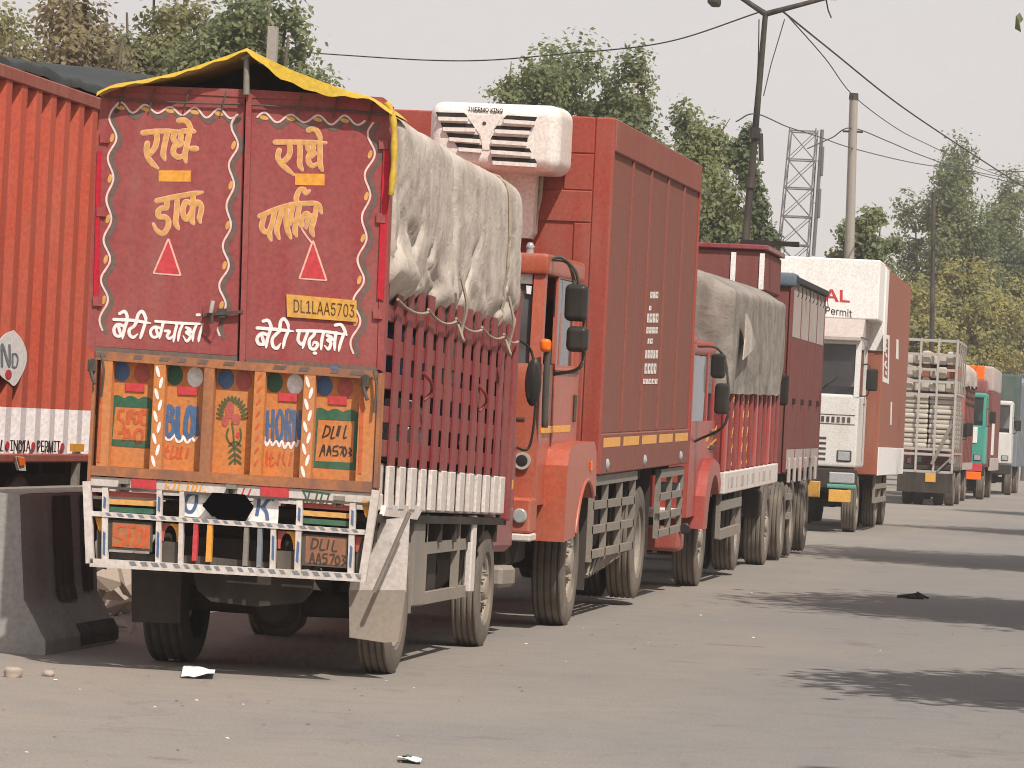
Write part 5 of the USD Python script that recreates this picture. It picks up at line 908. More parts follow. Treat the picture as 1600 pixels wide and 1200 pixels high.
part(bd, 'rope_loops', [tube([(0.03, y, 3.56), (0.05, y + 0.02, 3.42), (0.03, y + 0.05, 3.38)], 0.006, 5) for y in np.linspace(BY0 + 0.2, BY1 - 0.2, 9)], 'tarp_dark')
part(bd, 'blue_sheet', [rounded(-1.98, 0.03, BY0 - 0.06, BY0 + 0.5, 3.50, 3.68, 0.05, 3)], 'sheet_blue', 30)
for k in range(6): part(bd, 'foot_stake', box(-0.01, 0.03, BY0 + 0.35 + k * 0.92, BY0 + 0.5 + k * 0.92, 0.98, 1.3, 0.01), 'weather_white')
for z in (0.55, 0.8): part(T, 'guard_rail', bar((0.0, 2.3, z), (0.0, 2.9, z), 0.04, 0.08), 'steel_grey')
part(T, 'rear_plate', box(-0.45, 0.05, BY1 - 0.02, BY1 + 0.01, 0.72, 0.95, 0.01), 'plate_yellow')

# ------------------------------------------------------------ white lorry with the AL Permit box, fifth
F5 = Frame((-4.55, 74.0, 0), 0.0)
T = thing('box_lorry', 'white cab lorry whose white box front reads AL Permit, brown box side', 'truck', F5)
lorry_chassis(T, -1.9, -0.08, -1.2, 9.5, (-0.1, 5.6, 8.2), 0.50, 1.0)
x0, x1, y0, y1 = -1.86, -0.08, -1.4, 0.6
cb = cab_over(T, x0, x1, y0, y1, 1.12, 3.38, 'cab_white', low='chassis_black', zw=2.38, plate=False)
part(cb, 'roof_cap', side_prism(Polygon([(y0 + 0.04, 3.38), (y0 + 0.5, 3.695), (y1, 3.695), (y1, 3.38)]), x0, x1), 'weather_white')
part(cb, 'roof_badge', box(-0.95, -0.8, y0 + 0.15, y0 + 0.32, 3.48, 3.64, 0.01), 'worn_orange')
part(cb, 'visor', box(x0 + 0.03, x1 - 0.03, y0 - 0.08, y0 + 0.08, 3.30, 3.38, 0.015), 'weather_white')
part(cb, 'badge_lettering', [box(-0.72 + k * 0.09, -0.67 + k * 0.09, y0 - 0.012, y0, 1.90, 1.99) for k in range(6)], 'dark_grey')
for z in (1.86, 2.02): part(cb, 'panel_seam', box(x0 + 0.06, x1 - 0.06, y0 - 0.006, y0 + 0.004, z, z + 0.012), 'dark_grey')
part(cb, 'green_bumper_end', [rounded(-0.56, -0.06, y0 - 0.15, y0 + 0.1, 0.765, 0.84, 0.02, 3)], 'cab_teal', 30)
part(cb, 'bumper_lamp', box(-0.53, -0.09, y0 - 0.16, y0 - 0.10, 0.85, 1.04, 0.02), 'lamp_glass')
part(cb, 'number_plate', box(-0.52, -0.14, y0 - 0.17, y0 - 0.15, 0.53, 0.74, 0.01), 'plate_yellow')
BX0, BX1, BY0, BY1 = -1.95, 0.15, 0.8, 9.3
bd = part(T, 'box', box(BX0, BX1, BY0, BY1, 1.0, 4.68, 0.02), 'box_brown')
part(bd, 'front_wall', box(BX0 - 0.01, BX1 + 0.005, BY0 - 0.03, BY0 + 0.02, 3.2, 4.69, 0.01), 'clean_white')
part(bd, 'white_edge', box(BX1 - 0.01, BX1 + 0.008, BY0 + 0.02, BY0 + 0.75, 3.2, 4.66), 'clean_white')
part(bd, 'white_sill', box(BX1 - 0.01, BX1 + 0.012, BY0 + 0.02, BY1 - 0.02, 1.0, 1.5, 0.005), 'clean_white')
part(bd, 'attic_box', rounded(BX0 - 0.02, BX1 - 0.02, -0.75, BY0 - 0.02, 3.70, 4.74, 0.03, 4), 'clean_white', 30)
part(bd, 'red_lettering', letter_decal(F5, 'AL', [(1288, 451), (1328, 454), (1328, 473), (1288, 470)], -0.75, d=0.006), 'paint_red')
part(bd, 'black_lettering', letter_decal(F5, 'Permit', [(1290, 478), (1331, 484), (1331, 496), (1290, 490)], -0.75, d=0.006, bold=False), 'black_ink')
for pts, mt, dd in (([(1380, 522), (1390, 524), (1389, 600), (1379, 596)], 'clean_white', 0.004), ([(1382, 528), (1388, 530), (1387, 592), (1381, 588)], 'box_brown', 0.006), ([(1401, 530), (1404, 531), (1404, 562), (1400, 560)], 'clean_white', 0.004), ([(1392, 628), (1394, 628), (1393, 664), (1391, 664)], 'clean_white', 0.004)):
    part(bd, 'side_sticker', decal(F5, Polygon(pts), BX1, axis=0, d=dd), mt)
part(bd, 'side_lettering', decal(F5, strokes('1385,534 1383,540 1386,546|1384,552 1386,558|1385,564 1383,570 1386,576|1384,580 1385,586', (0, 0), 1, 2.2, taper=False), BX1 + 0.006, axis=0, d=0.003), 'clean_white')
part(bd, 'roof_rack', box(BX1 - 1.2, BX1 - 0.35, BY1 - 3.2, BY1 - 1.0, 4.68, 4.98, 0.03), 'cab_orange')
for z in (0.55, 0.8): part(T, 'guard_rail', bar((0.08, 1.5, z), (0.08, 4.8, z), 0.05, 0.09), 'steel_grey')
for y in (1.5, 3.1, 4.8): part(T, 'guard_post', bar((0.07, y, 0.5), (0.07, y, 1.0), 0.05, 0.05), 'steel_grey')

# ------------------------------------------------------------ cage truck seen from behind, sixth
F6 = Frame((-4.70, 114.6, 0), 0)
T = thing('cage_truck', 'silver cage truck full of pale sacks seen from behind', 'truck', F6)
x0, x1, ya, yb = -1.40, 0.06, -1.6, 3.6
lorry_chassis(T, x0 + 0.05, x1 + 0.04, -1.3, 5.0, (3.7, 0.0), 0.45, 1.0)
part(T, 'bed', box(x0, x1, ya, yb, 0.96, 1.06, 0.01), 'chassis_black')
part(T, 'tail_frame', [box(x0, x1, ya - 0.03, ya, 0.34, 0.86)], 'chassis_black')
part(T, 'number_plate', box(-0.66, -0.38, ya - 0.05, ya - 0.03, 0.62, 0.86, 0.01), 'plate_yellow')
for z in (0.90, 1.36, 1.50, 2.95, 3.30, 3.62, 4.02, 4.40): part(T, 'cage_bar', box(x0, x1, ya - 0.02, ya + 0.02, z - 0.035, z + 0.035), 'galvanised')
for x in (x0 + 0.02, -0.93, -0.46, x1 - 0.02): part(T, 'cage_post', box(x - 0.03, x + 0.03, ya - 0.035, ya - 0.02, 0.88, 4.45), 'galvanised')
for y in np.linspace(ya, yb, 5): part(T, 'cage_post', box(x1 - 0.02, x1 + 0.015, y + 0.03, y + 0.07, 0.95, 4.45), 'steel_grey')
for z in (1.4, 3.0, 4.4): part(T, 'cage_bar', box(x1 - 0.02, x1 + 0.01, ya + 0.1, yb, z - 0.02, z + 0.02), 'galvanised')
part(T, 'cage_brace', [bar((-0.35, ya - 0.05, 0.92), (x1 - 0.05, ya - 0.05, 1.3), 0.04, 0.05), bar((-0.02, ya - 0.06, 2.2), (-0.5, ya - 0.06, 1.1), 0.05, 0.09)], 'steel_grey')
part(T, 'lamp_panel', box(x0, x0 + 0.05, ya - 0.04, ya, 1.0, 1.3), 'galvanised')
cab_over(T, x0 + 0.05, x1 - 0.02, 3.7, 5.2, 1.0, 2.6, 'cab_maroon', plate=False)
n = 0
for k in range(11):
    for c in range(2):
        n += 1
        top('sack', (lambda b: (b[0] + F6.o, b[1]))(rounded(x0 + 0.05 + c * 0.70 + 0.01 * (k % 3), x0 + 0.735 + c * 0.69, ya + 0.06 + 0.03 * ((k * 5 + c) % 3), yb - 0.3, 1.52 + k * 0.132, 1.648 + k * 0.132, 0.045, 3)), 'sack_cream', 'pale flat sack stacked inside the silver cage truck', 'sack', 'sacks stacked in the cage truck', smooth=30)
for k in range(3):
    for c in range(6):
        h = 3.04 + k * 0.36
        top('bundle', (lambda b: (b[0] + F6.o, b[1]))(rounded(x0 + 0.06 + c * 0.22, x0 + 0.30 + c * 0.22, ya + 0.08 + 0.05 * ((c * 5 + k) % 3), yb - 0.4, h, h + 0.24 + 0.06 * ((c * 7 + k * 3) % 3), 0.05, 3)), ('sack_cream', 'canvas_beige', 'box_brown')[(c * 2 + k) % 3 if k == 1 else 0], 'small bundle piled above the sacks in the cage truck', 'bundle', 'bundles piled in the cage truck', smooth=30)

# ------------------------------------------------------------ far end of the row
F7 = Frame((-4.75, 121.2, 0), 0)
T = thing('maroon_truck', 'dusty maroon truck under a pale sheet just beyond the silver cage truck', 'truck', F7)
lorry_chassis(T, -1.65, -0.02, -1.0, 7.6, (0.2, 5.6), 0.48, 1.0)
cab_over(T, -1.6, -0.1, -1.0, 0.9, 0.95, 2.6, 'paint_rose', plate=False)
bd = part(T, 'body', box(-1.7, 0.0, 1.0, 8.0, 1.0, 3.5, 0.02), 'weather_maroon')
part(bd, 'front_wall', box(-1.7, 0.0, 0.97, 1.0, 1.0, 3.62), 'paint_rose')
for k, y in enumerate(np.linspace(1.4, 7.6, 7)): part(bd, 'rib', box(0.0, 0.02, y - 0.06, y + 0.06, 1.0, 3.4, 0.01), 'weather_maroon')
for z in (2.85, 3.05, 3.25, 3.45): part(bd, 'louvre', box(0.01, 0.03, 1.2, 7.8, z, z + 0.07, 0.01), 'chassis_black')
part(bd, 'sill', box(-0.02, 0.03, 1.0, 8.0, 0.95, 1.15), 'weather_white')
m, P = tarp(F7, -1.75, 0.03, 0.8, 8.0, 3.35, 4.05, 31, [], crown=0.22, rad=0.3, nu=50, nv=50, bulge=0.03)
top('tarpaulin', m, 'canvas_pale', 'pale sheet over the dusty maroon truck far down the row', 'tarpaulin', smooth=60)

F8 = Frame((-4.40, 133.0, 0), 0)
T = thing('teal_truck', 'teal and white cab truck with a maroon body far down the row', 'truck', F8)
lorry_chassis(T, -1.9, -0.02, -1.2, 9.0, (0.0, 6.2), 0.48, 1.0)
cb = cab_over(T, -1.85, -0.05, -1.3, 0.9, 1.1, 3.3, 'cab_teal', zw=2.3, plate=False)
part(cb, 'white_face', box(-1.7, -0.3, -1.325, -1.295, 1.75, 2.25, 0.01), 'clean_white')
part(cb, 'orange_panel', box(-0.62, -0.12, -1.44, -1.42, 0.62, 0.86, 0.01), 'indicator_orange')
part(cb, 'red_lamp_panel', box(-0.66, -0.1, -1.44, -1.42, 0.88, 1.12, 0.01), 'paint_red')
part(cb, 'roof_box', rounded(-1.8, -0.1, -1.0, 0.9, 3.3, 3.75, 0.1, 3), 'cab_maroon', 30)
bd = part(T, 'body', box(-1.95, 0.06, 1.0, 8.8, 1.0, 3.4, 0.02), 'weather_maroon')
part(bd, 'white_board', box(0.06, 0.08, 1.2, 3.2, 1.4, 2.4), 'clean_white')
part(bd, 'sill', box(0.0, 0.09, 1.0, 8.7, 0.9, 1.3, 0.01), 'weather_white')
part(bd, 'upper_sheet', rounded(-1.95, 0.07, 1.2, 8.6, 3.4, 4.2, 0.1, 3), 'weather_white', 30)
part(bd, 'orange_board', [box(-1.2, -0.25, 0.95, 1.15, 3.5, 4.2, 0.03)], 'indicator_orange')

F9 = Frame((-4.05, 151.0, 0), 0)
T = thing('blue_grey_truck', 'white cab truck with blue grey body at the far end of the row', 'truck', F9)
lorry_chassis(T, -1.95, -0.02, -1.2, 12.0, (0.0, 7.5, 9.0), 0.5, 1.0)
cab_over(T, -1.9, -0.08, -1.3, 0.8, 1.1, 3.3, 'cab_white', zw=2.2, plate=False)
bd = part(T, 'body', box(-2.0, 0.03, 1.4, 11.6, 1.0, 4.1, 0.02), 'blue_grey')
part(bd, 'front_sheet', [rounded(-2.1, 0.08, 1.0, 2.2, 2.6, 4.3, 0.1, 3)], 'tarp_green', 30)
for y in np.linspace(2.6, 11.2, 6): part(bd, 'rib', box(0.03, 0.07, y - 0.06, y + 0.06, 1.0, 4.0, 0.01), 'blue_grey')

# ------------------------------------------------------------ orange container truck on the other carriageway
F0 = Frame((-8.0, 34.0, 0), 0)
T = thing('corrugated_trailer_truck', 'bright orange corrugated container truck on the left behind the concrete barrier', 'truck', F0)
ya, yb, zb, zt, per, dep = -7.0, 5.0, 1.16, 3.89, 0.42, 0.055
def corr(z0, z1, mat, name):
    pts = []
    y = ya
    while y < yb:
        pts += [(0, y), (0, y + per * 0.36), (-dep, y + per * 0.5), (-dep, y + per * 0.86)]; y += per
    p = np.array(pts + [(0, y)]); n = len(p)
    v = np.vstack([np.c_[p, np.full(n, z0)], np.c_[p, np.full(n, z1)]]); k = np.arange(n - 1)
    return part(bd, name, (v, np.vstack([np.stack([k, k + 1, k + 1 + n], 1), np.stack([k, k + 1 + n, k + n], 1)])), mat)
bd = part(T, 'container', box(-2.3, -0.09, ya, yb, zb, zt - 0.02), 'trailer_orange')
corr(1.50, zt - 0.06, 'trailer_orange', 'corrugated_side'); corr(zb, 1.50, 'trailer_white', 'white_band')
part(bd, 'top_rail', box(-0.09, 0.012, ya, yb, zt - 0.07, zt + 0.03, 0.01), 'frame_red')
part(bd, 'bottom_rail', box(-0.09, 0.008, ya, yb, zb - 0.06, zb + 0.004, 0.01), 'frame_red')
part(bd, 'band_lettering', letter_decal(F0, 'INDIA', [(16, 687.5), (47, 688), (47, 706), (16, 705)], 0.004, axis=0, d=0.004, bold=False), 'black_ink')
part(bd, 'band_lettering', letter_decal(F0, 'PERMIT', [(58, 688), (94, 689), (93, 707), (58, 706)], 0.004, axis=0, d=0.004, bold=False), 'black_ink')
part(bd, 'band_lettering', decal(F0, strokes('3.5,687 1.5,704 5.5,704', (0, 0), 1, 1.6, taper=False), 0.004, axis=0, d=0.004), 'black_ink')
for x, y in ((12, 696), (52.5, 697), (98, 698.5)): part(bd, 'red_dot', decal(F0, affinity.scale(Point(x, y).buffer(1), 3, 6.3), 0.004, axis=0, d=0.004), 'paint_red')
part(bd, 'reflector_strip', decal(F0, Polygon([(110, 693), (132, 694), (131, 706), (110, 705.5)]), 0.006, axis=0, d=0.004), 'reflector_yellow')
leaf = Polygon(spline([(22, 516), (34, 530), (42, 552), (39, 575), (24, 602), (14, 597), (0, 585), (-10, 560), (-2, 535), (8, 522), (22, 516)], 4))
lg = part(bd, 'white_emblem', decal(F0, leaf, 0.004, axis=0, d=0.003), 'clean_white')
part(bd, 'emblem_lettering', decal(F0, strokes('3.5,573 3.5,538 15,572 15,538', (0, 0), 1, 3.6, taper=False), 0.007, axis=0, d=0.003), 'blue_grey')
part(bd, 'emblem_lettering', decal(F0, strokes('20,552 20,574|20,553 25,553 28,560 26,572 21,574', (0, 0), 1, 2.6, taper=False), 0.007, axis=0, d=0.003), 'blue_grey')
part(bd, 'emblem_dot', decal(F0, affinity.scale(Point(13.5, 585).buffer(1), 5, 7.5), 0.007, axis=0, d=0.003), 'paint_red')
part(T, 'underrun_bar', box(-0.06, 0.02, ya, yb, 0.78, 0.92, 0.01), 'steel_grey')
part(T, 'underrun_post', [box(-0.05, 0.0, y, y + 0.08, 0.9, 1.12) for y in (-6.0, -2.3, 1.5)], 'steel_grey')
part(T, 'side_lamp', decal(F0, Polygon([(24, 713), (38, 714), (41, 736), (30, 735)]), 0.0, axis=0, d=0.02), 'white_paint')
part(T, 'side_lamp', decal(F0, Polygon([(28, 714), (39, 715), (40, 726), (32, 728)]), 0.02, axis=0, d=0.01), 'indicator_orange')
lorry_chassis(T, -2.25, -0.05, ya + 0.2, yb - 0.2, (2.6, -3.6, -5.0), 0.5, 1.1)
m, P = tarp(F0, -2.35, 0.0, ya, yb - 0.3, zt + 0.02, zt + 0.09, 17, [], crown=0.08, rad=0.05, nu=90, nv=60, bulge=0.0, pleat=0.004, hem=0.02, frontround=0.05, amp=0.5, lump=0.0)
_t = np.clip((m[0][:, 1] - 31.0) / 3.4, 0, 1); m[0][:, 2] += (0.24 * _t * _t * (3 - 2 * _t) + 0.10 * (meshkit.fbm(m[0] * [0.5, 1.6, 0] + 3, 3, 5) - 0.4) + 0.22 * (0.20 - np.abs(meshkit.fbm(m[0] * [1.2, 1.5, 0] + 9, 3, 6) - 0.5))) * np.clip((m[0][:, 2] - zt) / 0.05, 0, 1)
top('tarpaulin', m, 'tarp_dark', 'dark crumpled sheet on top of the orange corrugated container', 'tarpaulin', smooth=60)
# ------------------------------------------------------------ barrier, rubble, litter
prof = lambda w=0: [(-0.30, 0.0), (-0.30, 0.09), (-0.15, 0.34), (-0.085, 0.98), (0.085, 0.98), (0.15, 0.34), (0.30, 0.09), (0.30, 0.0)]
def barrier(x, ya, yb, label, marks):
    P = thing('concrete_barrier', label, 'barrier', loc=(x, 0, 0))
    pr = np.array(prof()); n = len(pr); rows = np.linspace(ya, yb, 9)
    r2 = np.random.default_rng(7); V, Fc = [], []
    pts = np.array([pr[0] + (pr[-1] - pr[0]) * t for t in ()] or pr)
    fine = np.vstack([np.linspace(pts[i], pts[i + 1], 5)[:-1] for i in range(n - 1)] + [pts[-1:]])
    m = len(fine)
    for i, y in enumerate(rows):
        jit = (meshkit.fbm(np.c_[fine * 5, np.full(m, y * 4)], 3, 3) - 0.5)[:, None] * 0.02
        e = 0.975 if i in (0, len(rows) - 1) else 1.0
        V.append(np.c_[fine[:, 0] * e + jit[:, 0], np.full(m, y), np.clip(fine[:, 1] * (0.99 if e < 1 else 1) + jit[:, 0] * (fine[:, 1] > 0.02), 0, 2)])
    V = np.vstack(V); g = np.arange(m * len(rows)).reshape(len(rows), m)
    q = np.stack([g[:-1, :-1], g[:-1, 1:], g[1:, 1:], g[1:, :-1]], -1).reshape(-1, 4); Fc = [q[:, [0, 1, 2]], q[:, [0, 2, 3]]]
    for row in (0, len(rows) - 1):
        c = len(V); V = np.vstack([V, [[0, rows[row], 0.35]]]); k = np.arange(m); Fc.append(np.stack([g[row], np.roll(g[row], -1), np.full(m, c)], 1))
    part(P, 'block', fix((V, np.vstack(Fc))), 'concrete', 40)
    for a, b, z0, z1 in marks:                                    # bands of old black paint on the road face
        pp = np.array([[0.305, 0.0], [0.305, 0.09], [0.156, 0.34], [0.091, 0.975]]); zz = np.linspace(z0, z1, 8); xx = np.interp(zz, pp[:, 1], pp[:, 0]) + 0.006
        v = np.vstack([np.c_[xx, np.full(8, y), zz] for y in np.linspace(a, b, 6)]); gg = np.arange(48).reshape(6, 8)
        qq = np.stack([gg[:-1, :-1], gg[:-1, 1:], gg[1:, 1:], gg[1:, :-1]], -1).reshape(-1, 4)
        part(P, 'painted_band', (v, np.vstack([qq[:, [0, 1, 2]], qq[:, [0, 2, 3]]])), 'barrier_paint')
barrier(-6.80, 25.2, 27.05, 'grey concrete barrier with worn black bands on its road face beside the nearest truck', [(25.95, 26.4, 0.30, 0.96), (26.65, 26.9, 0.34, 0.96), (26.05, 27.03, 0.02, 0.16)])
def rock(c, r, seed, sq=0.7):
    m = trimesh.creation.icosphere(2, 1.0); v = np.array(m.vertices)
    v *= (0.65 + 0.7 * meshkit.fbm(v * 1.3 + seed * 7, 3, seed))[:, None]
    v = np.sign(v) * np.abs(v) ** 0.85
    return v * [r, r * 1.1, r * sq] + [c[0], c[1], c[2] + r * sq * 0.5], np.array(m.faces)
r4 = np.random.default_rng(5)
def chunk(c, r, seed):
    g = np.random.default_rng(seed); h = trimesh.convex.convex_hull(trimesh.PointCloud(g.normal(size=(13, 3)) * [1, 1, 0.75]))
    v = np.array(h.vertices); v = v / np.abs(v).max() * r
    return v + [c[0], c[1], c[2] + r * 0.45], np.array(h.faces)
heap = [(160, 990, 0, 0.07), (183, 985, 0, 0.09), (207, 990, 0, 0.06), (170, 962, 0, 0.12), (200, 960, 0, 0.13), (222, 966, 0, 0.10), (158, 940, 0, 0.11), (186, 935, 0.06, 0.15), (214, 938, 0.05, 0.14), (168, 908, 0.12, 0.17), (196, 905, 0.15, 0.19), (225, 910, 0.10, 0.16), (150, 915, 0.05, 0.13), (182, 885, 0.30, 0.15), (208, 884, 0.28, 0.14)]
for k, (px, py, z, r) in enumerate(heap):
    p = Frame().at([(px, py)], 2, z)[0]
    p = p if p[1] < 33.0 else world_at(px, py, 31.4 + 0.1 * (k % 3))
    p[2] = z
    top('rubble_stone', chunk(p, r, 60 + k), 'stone', 'broken pale stone in the rubble heap between the barrier and the nearest truck', 'stone', 'rubble stones heaped behind the barrier')
p = ground_at(20, 1058)
for k, (dx, dy, r, lab) in enumerate(((0, 0, 0.055, 'broken reddish stone in front of the barrier at the left edge'), (0.14, 0.25, 0.035, 'small stone chip beside the broken reddish stone'))): top('rubble_stone', rock((p[0] + dx, p[1] + dy, 0), r, k + 31), 'stone', lab, 'stone', smooth=30)
def scrap(pts, mat, label, cat, name, lift=0.012, seed=1):
    q = np.array([ground_at(*s) for s in pts]); c = q.mean(0); n = 6
    V = []
    for i in range(n):
        for j in range(n):
            u, w = i / (n - 1), j / (n - 1); s = (q[0] * (1 - u) + q[1] * u) * (1 - w) + (q[3] * (1 - u) + q[2] * u) * w
            s[2] = 0.006 + lift * 2 * meshkit.fbm(np.array([[u * 3, w * 3, seed]]), 2, seed)[0]; V.append(s)
    V = np.array(V); g = np.arange(n * n).reshape(n, n); qd = np.stack([g[:-1, :-1], g[:-1, 1:], g[1:, 1:], g[1:, :-1]], -1).reshape(-1, 4)
    tri = np.vstack([qd[:, [0, 1, 2]], qd[:, [0, 2, 3]]]); V2 = V - [0, 0, 0.003]
    top(name, (np.vstack([V, V2]), np.vstack([tri, tri[:, ::-1] + n * n])), mat, label, cat, smooth=40)
scrap([(287, 1048), (336, 1053), (334, 1062), (283, 1060)], 'paper', 'white sheet of paper lying on the road behind the nearest truck', 'paper', 'paper_sheet', 0.02)
scrap([(262, 1030), (280, 1031), (279, 1036), (261, 1035)], 'paper', 'small white scrap by the nearest truck\'s left rear tyre', 'paper', 'paper_scrap', 0.01, 4)
scrap([(621, 1187), (659, 1189), (657, 1195), (624, 1192)], 'paper', 'crushed white and green wrapper on the road at the bottom', 'wrapper', 'wrapper', 0.012, 9)
scrap([(628, 1187), (646, 1188), (643, 1193), (630, 1191)], 'paint_green', 'green foil scrap on the crushed wrapper at the bottom', 'wrapper', 'foil_scrap', 0.016, 9)
b = ground_at(1432, 936)
rg = [rock((b[0] - 0.05, b[1], 0), 0.055, 41, 0.5), rock((b[0] + 0.03, b[1] + 0.02, 0.0), 0.045, 42, 0.7), tube([(b[0] - 0.2, b[1], 0.015), (b[0] - 0.05, b[1], 0.03), (b[0] + 0.02, b[1], 0.055)], [0.012, 0.025, 0.012], 7), tube([(b[0] + 0.0, b[1], 0.06), (b[0] + 0.12, b[1] + 0.05, 0.012)], [0.02, 0.01], 7)]
top('rag', join(rg), 'rag_black', 'crumpled black rag lying alone on the open road', 'rag', smooth=40)
r3 = np.random.default_rng(11)
def specks(n, mat, lo, hi, boxes):
    out = []
    for k in range(n):
        x0, y0, x1, y1 = boxes[r3.integers(len(boxes))]; p = ground_at(r3.uniform(x0, x1), r3.uniform(y0, y1)); s = r3.uniform(lo, hi)
        a = r3.uniform(0, 6.28); v = np.array([[-s, -s * .6, 0.004], [s, -s * .7, 0.004], [s * .8, s * .6, 0.004], [-s * .9, s * .7, 0.004], [0, 0, s * 0.7]])
        R = np.array([[math.cos(a), -math.sin(a), 0], [math.sin(a), math.cos(a), 0], [0, 0, 1]])
        out.append((v @ R.T + [p[0], p[1], 0], np.array([[0, 1, 4], [1, 2, 4], [2, 3, 4], [3, 0, 4]])))
    return join(out)
wide = [(880, 960, 1120, 1030), (900, 950, 1300, 1010), (640, 1000, 900, 1100), (1120, 900, 1500, 960), (300, 1060, 700, 1180), (0, 1060, 500, 1190), (1250, 930, 1590, 1100)]
top('litter', specks(34, 'paper', 0.005, 0.014, wide), 'paper', 'scattered white litter specks over the road', 'litter', kind='stuff')
top('grit', specks(420, 'stone', 0.003, 0.009, [(640, 960, 1250, 1040), (300, 1050, 900, 1150), (0, 1040, 500, 1190), (1150, 900, 1500, 980), (600, 1050, 1500, 1195)]), 'stone', 'fine pale grit spread over the dusty road edge', 'grit', kind='stuff')
top('gravel', specks(90, 'stone', 0.004, 0.012, wide + [(0, 1030, 300, 1120), (660, 990, 1100, 1010)]), 'brown_ink', 'scattered dark grit and pebbles over the road', 'gravel', kind='stuff')

# ------------------------------------------------------------ poles, tower, wires
def pole_xy(px, py, X): return Frame().x(px, py, X)
XM = -7.1
p0, p1 = pole_xy(1165, 376, XM), None
yl = p0[1]; pt = world_at(1196, 22, yl)
k = (pt - p0) / (pt[2] - p0[2]); base = p0 - k * p0[2]
L = thing('street_lamp', 'black leaning double-armed street lamp post above the trucks', 'street lamp', loc=base)
R = lambda q: np.asarray(q) - base
part(L, 'post', tube([R(base), R(base + k * 3), R(base + k * 6.2), R(pt)], [0.10, 0.085, 0.066, 0.05], 12), 'pole_dark', True)
part(L, 'collar', [lathe([(-0.1, 0.0), (-0.1, 0.10), (0.1, 0.10), (0.1, 0)], R(base + k * z), 12, axis=2) for z in (6.2, 7.1)] + [tube([R(base + k * 7.1) + [0.1, 0, 0], R(base + k * 7.1) + [0.14, 0, -0.5]], 0.05, 6)], 'pole_dark')
for a in ((1290, -3), (1122, -28)):
    e = world_at(*a, yl); arm = part(L, 'arm', tube([R(pt), R(pt * 0.5 + e * 0.5), R(e)], [0.055, 0.045, 0.04], 8), 'pole_dark', True)
    d = (e - pt) / np.linalg.norm(e - pt)
e = world_at(1116, 3, yl)
part(L, 'lamp_head', [rounded(R(e)[0] - 0.10, R(e)[0] + 0.10, R(e)[1] - 0.3, R(e)[1] + 0.3, R(e)[2] - 0.07, R(e)[2] + 0.10, 0.05, 4), tube([R(world_at(1122, -28, yl)), R(e)], 0.03, 6)], 'pole_dark', 30)
e2 = world_at(1300, -8, yl)
part(L, 'lamp_head', [rounded(R(e2)[0] - 0.10, R(e2)[0] + 0.10, R(e2)[1] - 0.3, R(e2)[1] + 0.3, R(e2)[2] - 0.07, R(e2)[2] + 0.10, 0.05, 4)], 'pole_dark', 30)
part(L, 'loose_cable', [tube([R(world_at(1186, 30, yl)), R(world_at(1185, 90, yl)), R(world_at(1182, 150, yl))], 0.012, 5), tube([R(world_at(1226, 30, yl)), R(world_at(1205, 100, yl)), R(world_at(1193, 150, yl))], 0.010, 5), tube([R(world_at(1291, 0, yl)), R(world_at(1294, 16, yl)), R(world_at(1299, 28, yl))], 0.014, 5)], 'wire_black')
q0 = pole_xy(1327, 400, XM); yc = q0[1]; qt = world_at(1334, 152, yc); kk = (qt - q0) / (qt[2] - q0[2]); bs = q0 - kk * q0[2]
G = thing('utility_pole', 'bare grey concrete pole right of the lattice tower', 'utility pole', loc=bs)
part(G, 'shaft', tube([(0, 0, 0), qt - bs], [0.15, 0.105], 8), 'pole_concrete', True)
part(G, 'cap', lathe([(-0.06, 0.0), (-0.06, 0.12), (0.1, 0.11), (0.1, 0)], qt - bs, 8, axis=2), 'pole_dark')
part(G, 'insulator', [tube([kk * z + [-0.25, 0, 0], kk * z + [0.25, 0, 0]], 0.03, 6) for z in (qt[2] - 0.85,)], 'pole_dark')
# dark thin pole among the far trees, pale stub behind the left trees
b = world_at(1456, 520, 140.0); t = world_at(1459, 300, 140.0)
top('thin_pole', tube([(b[0] - (t[0] - b[0]) / (t[2] - b[2]) * b[2], 140, 0), t], [0.10, 0.07], 8), 'pole_dark', 'thin dark pole standing among the yellowish far trees', 'pole', smooth=True)
t = world_at(427, 42, 74.0)
top('concrete_pillar', box(t[0] - 0.085, t[0] + 0.085, 73.9, 74.1, 0, t[2], 0.01), 'pole_concrete', 'pale square pillar end showing in the left tree above the yellow sheet', 'pillar')
YT_ = 200.0
tl, tr_ = world_at(1222, 200, YT_), world_at(1262, 200, YT_); bl = world_at(1216, 400, YT_); br_ = world_at(1262, 400, YT_)
TW = thing('lattice_tower', 'steel lattice telecom tower between the lamp post and concrete pole', 'tower', loc=((bl[0] + br_[0]) / 2, YT_, 0))
hw0, hw1, H = 0.85, 0.62, tl[2]; legs = []
cn = lambda z, sx, sy: np.array([sx * (hw0 + (hw1 - hw0) * z / H) + 0.035 * (z - 10), sy * (hw0 + (hw1 - hw0) * z / H), z])
for sx in (-1, 1):
    for sy in (-1, 1): part(TW, 'leg', bar(cn(0, sx, sy), cn(H, sx, sy), 0.06), 'tower_steel')
zz = np.arange(0, H - 0.6, 1.35); br = []
for z in zz:
    for s in (-1, 1):
        br += [bar(cn(z, -1, s), cn(z + 1.35, 1, s), 0.035), bar(cn(z, 1, s), cn(z + 1.35, -1, s), 0.035), bar(cn(z, s, -1), cn(z + 1.35, s, 1), 0.05), bar(cn(z + 1.35, -1, s), cn(z + 1.35, 1, s), 0.06)]
part(TW, 'bracing', br, 'tower_steel', kind='stuff')
part(TW, 'mast', tube([cn(H - 6, 1, 0) + [0.25, 0, 0], cn(H, 1, 0) + [0.25, 0, 0]], 0.09, 8), 'tower_steel', True)
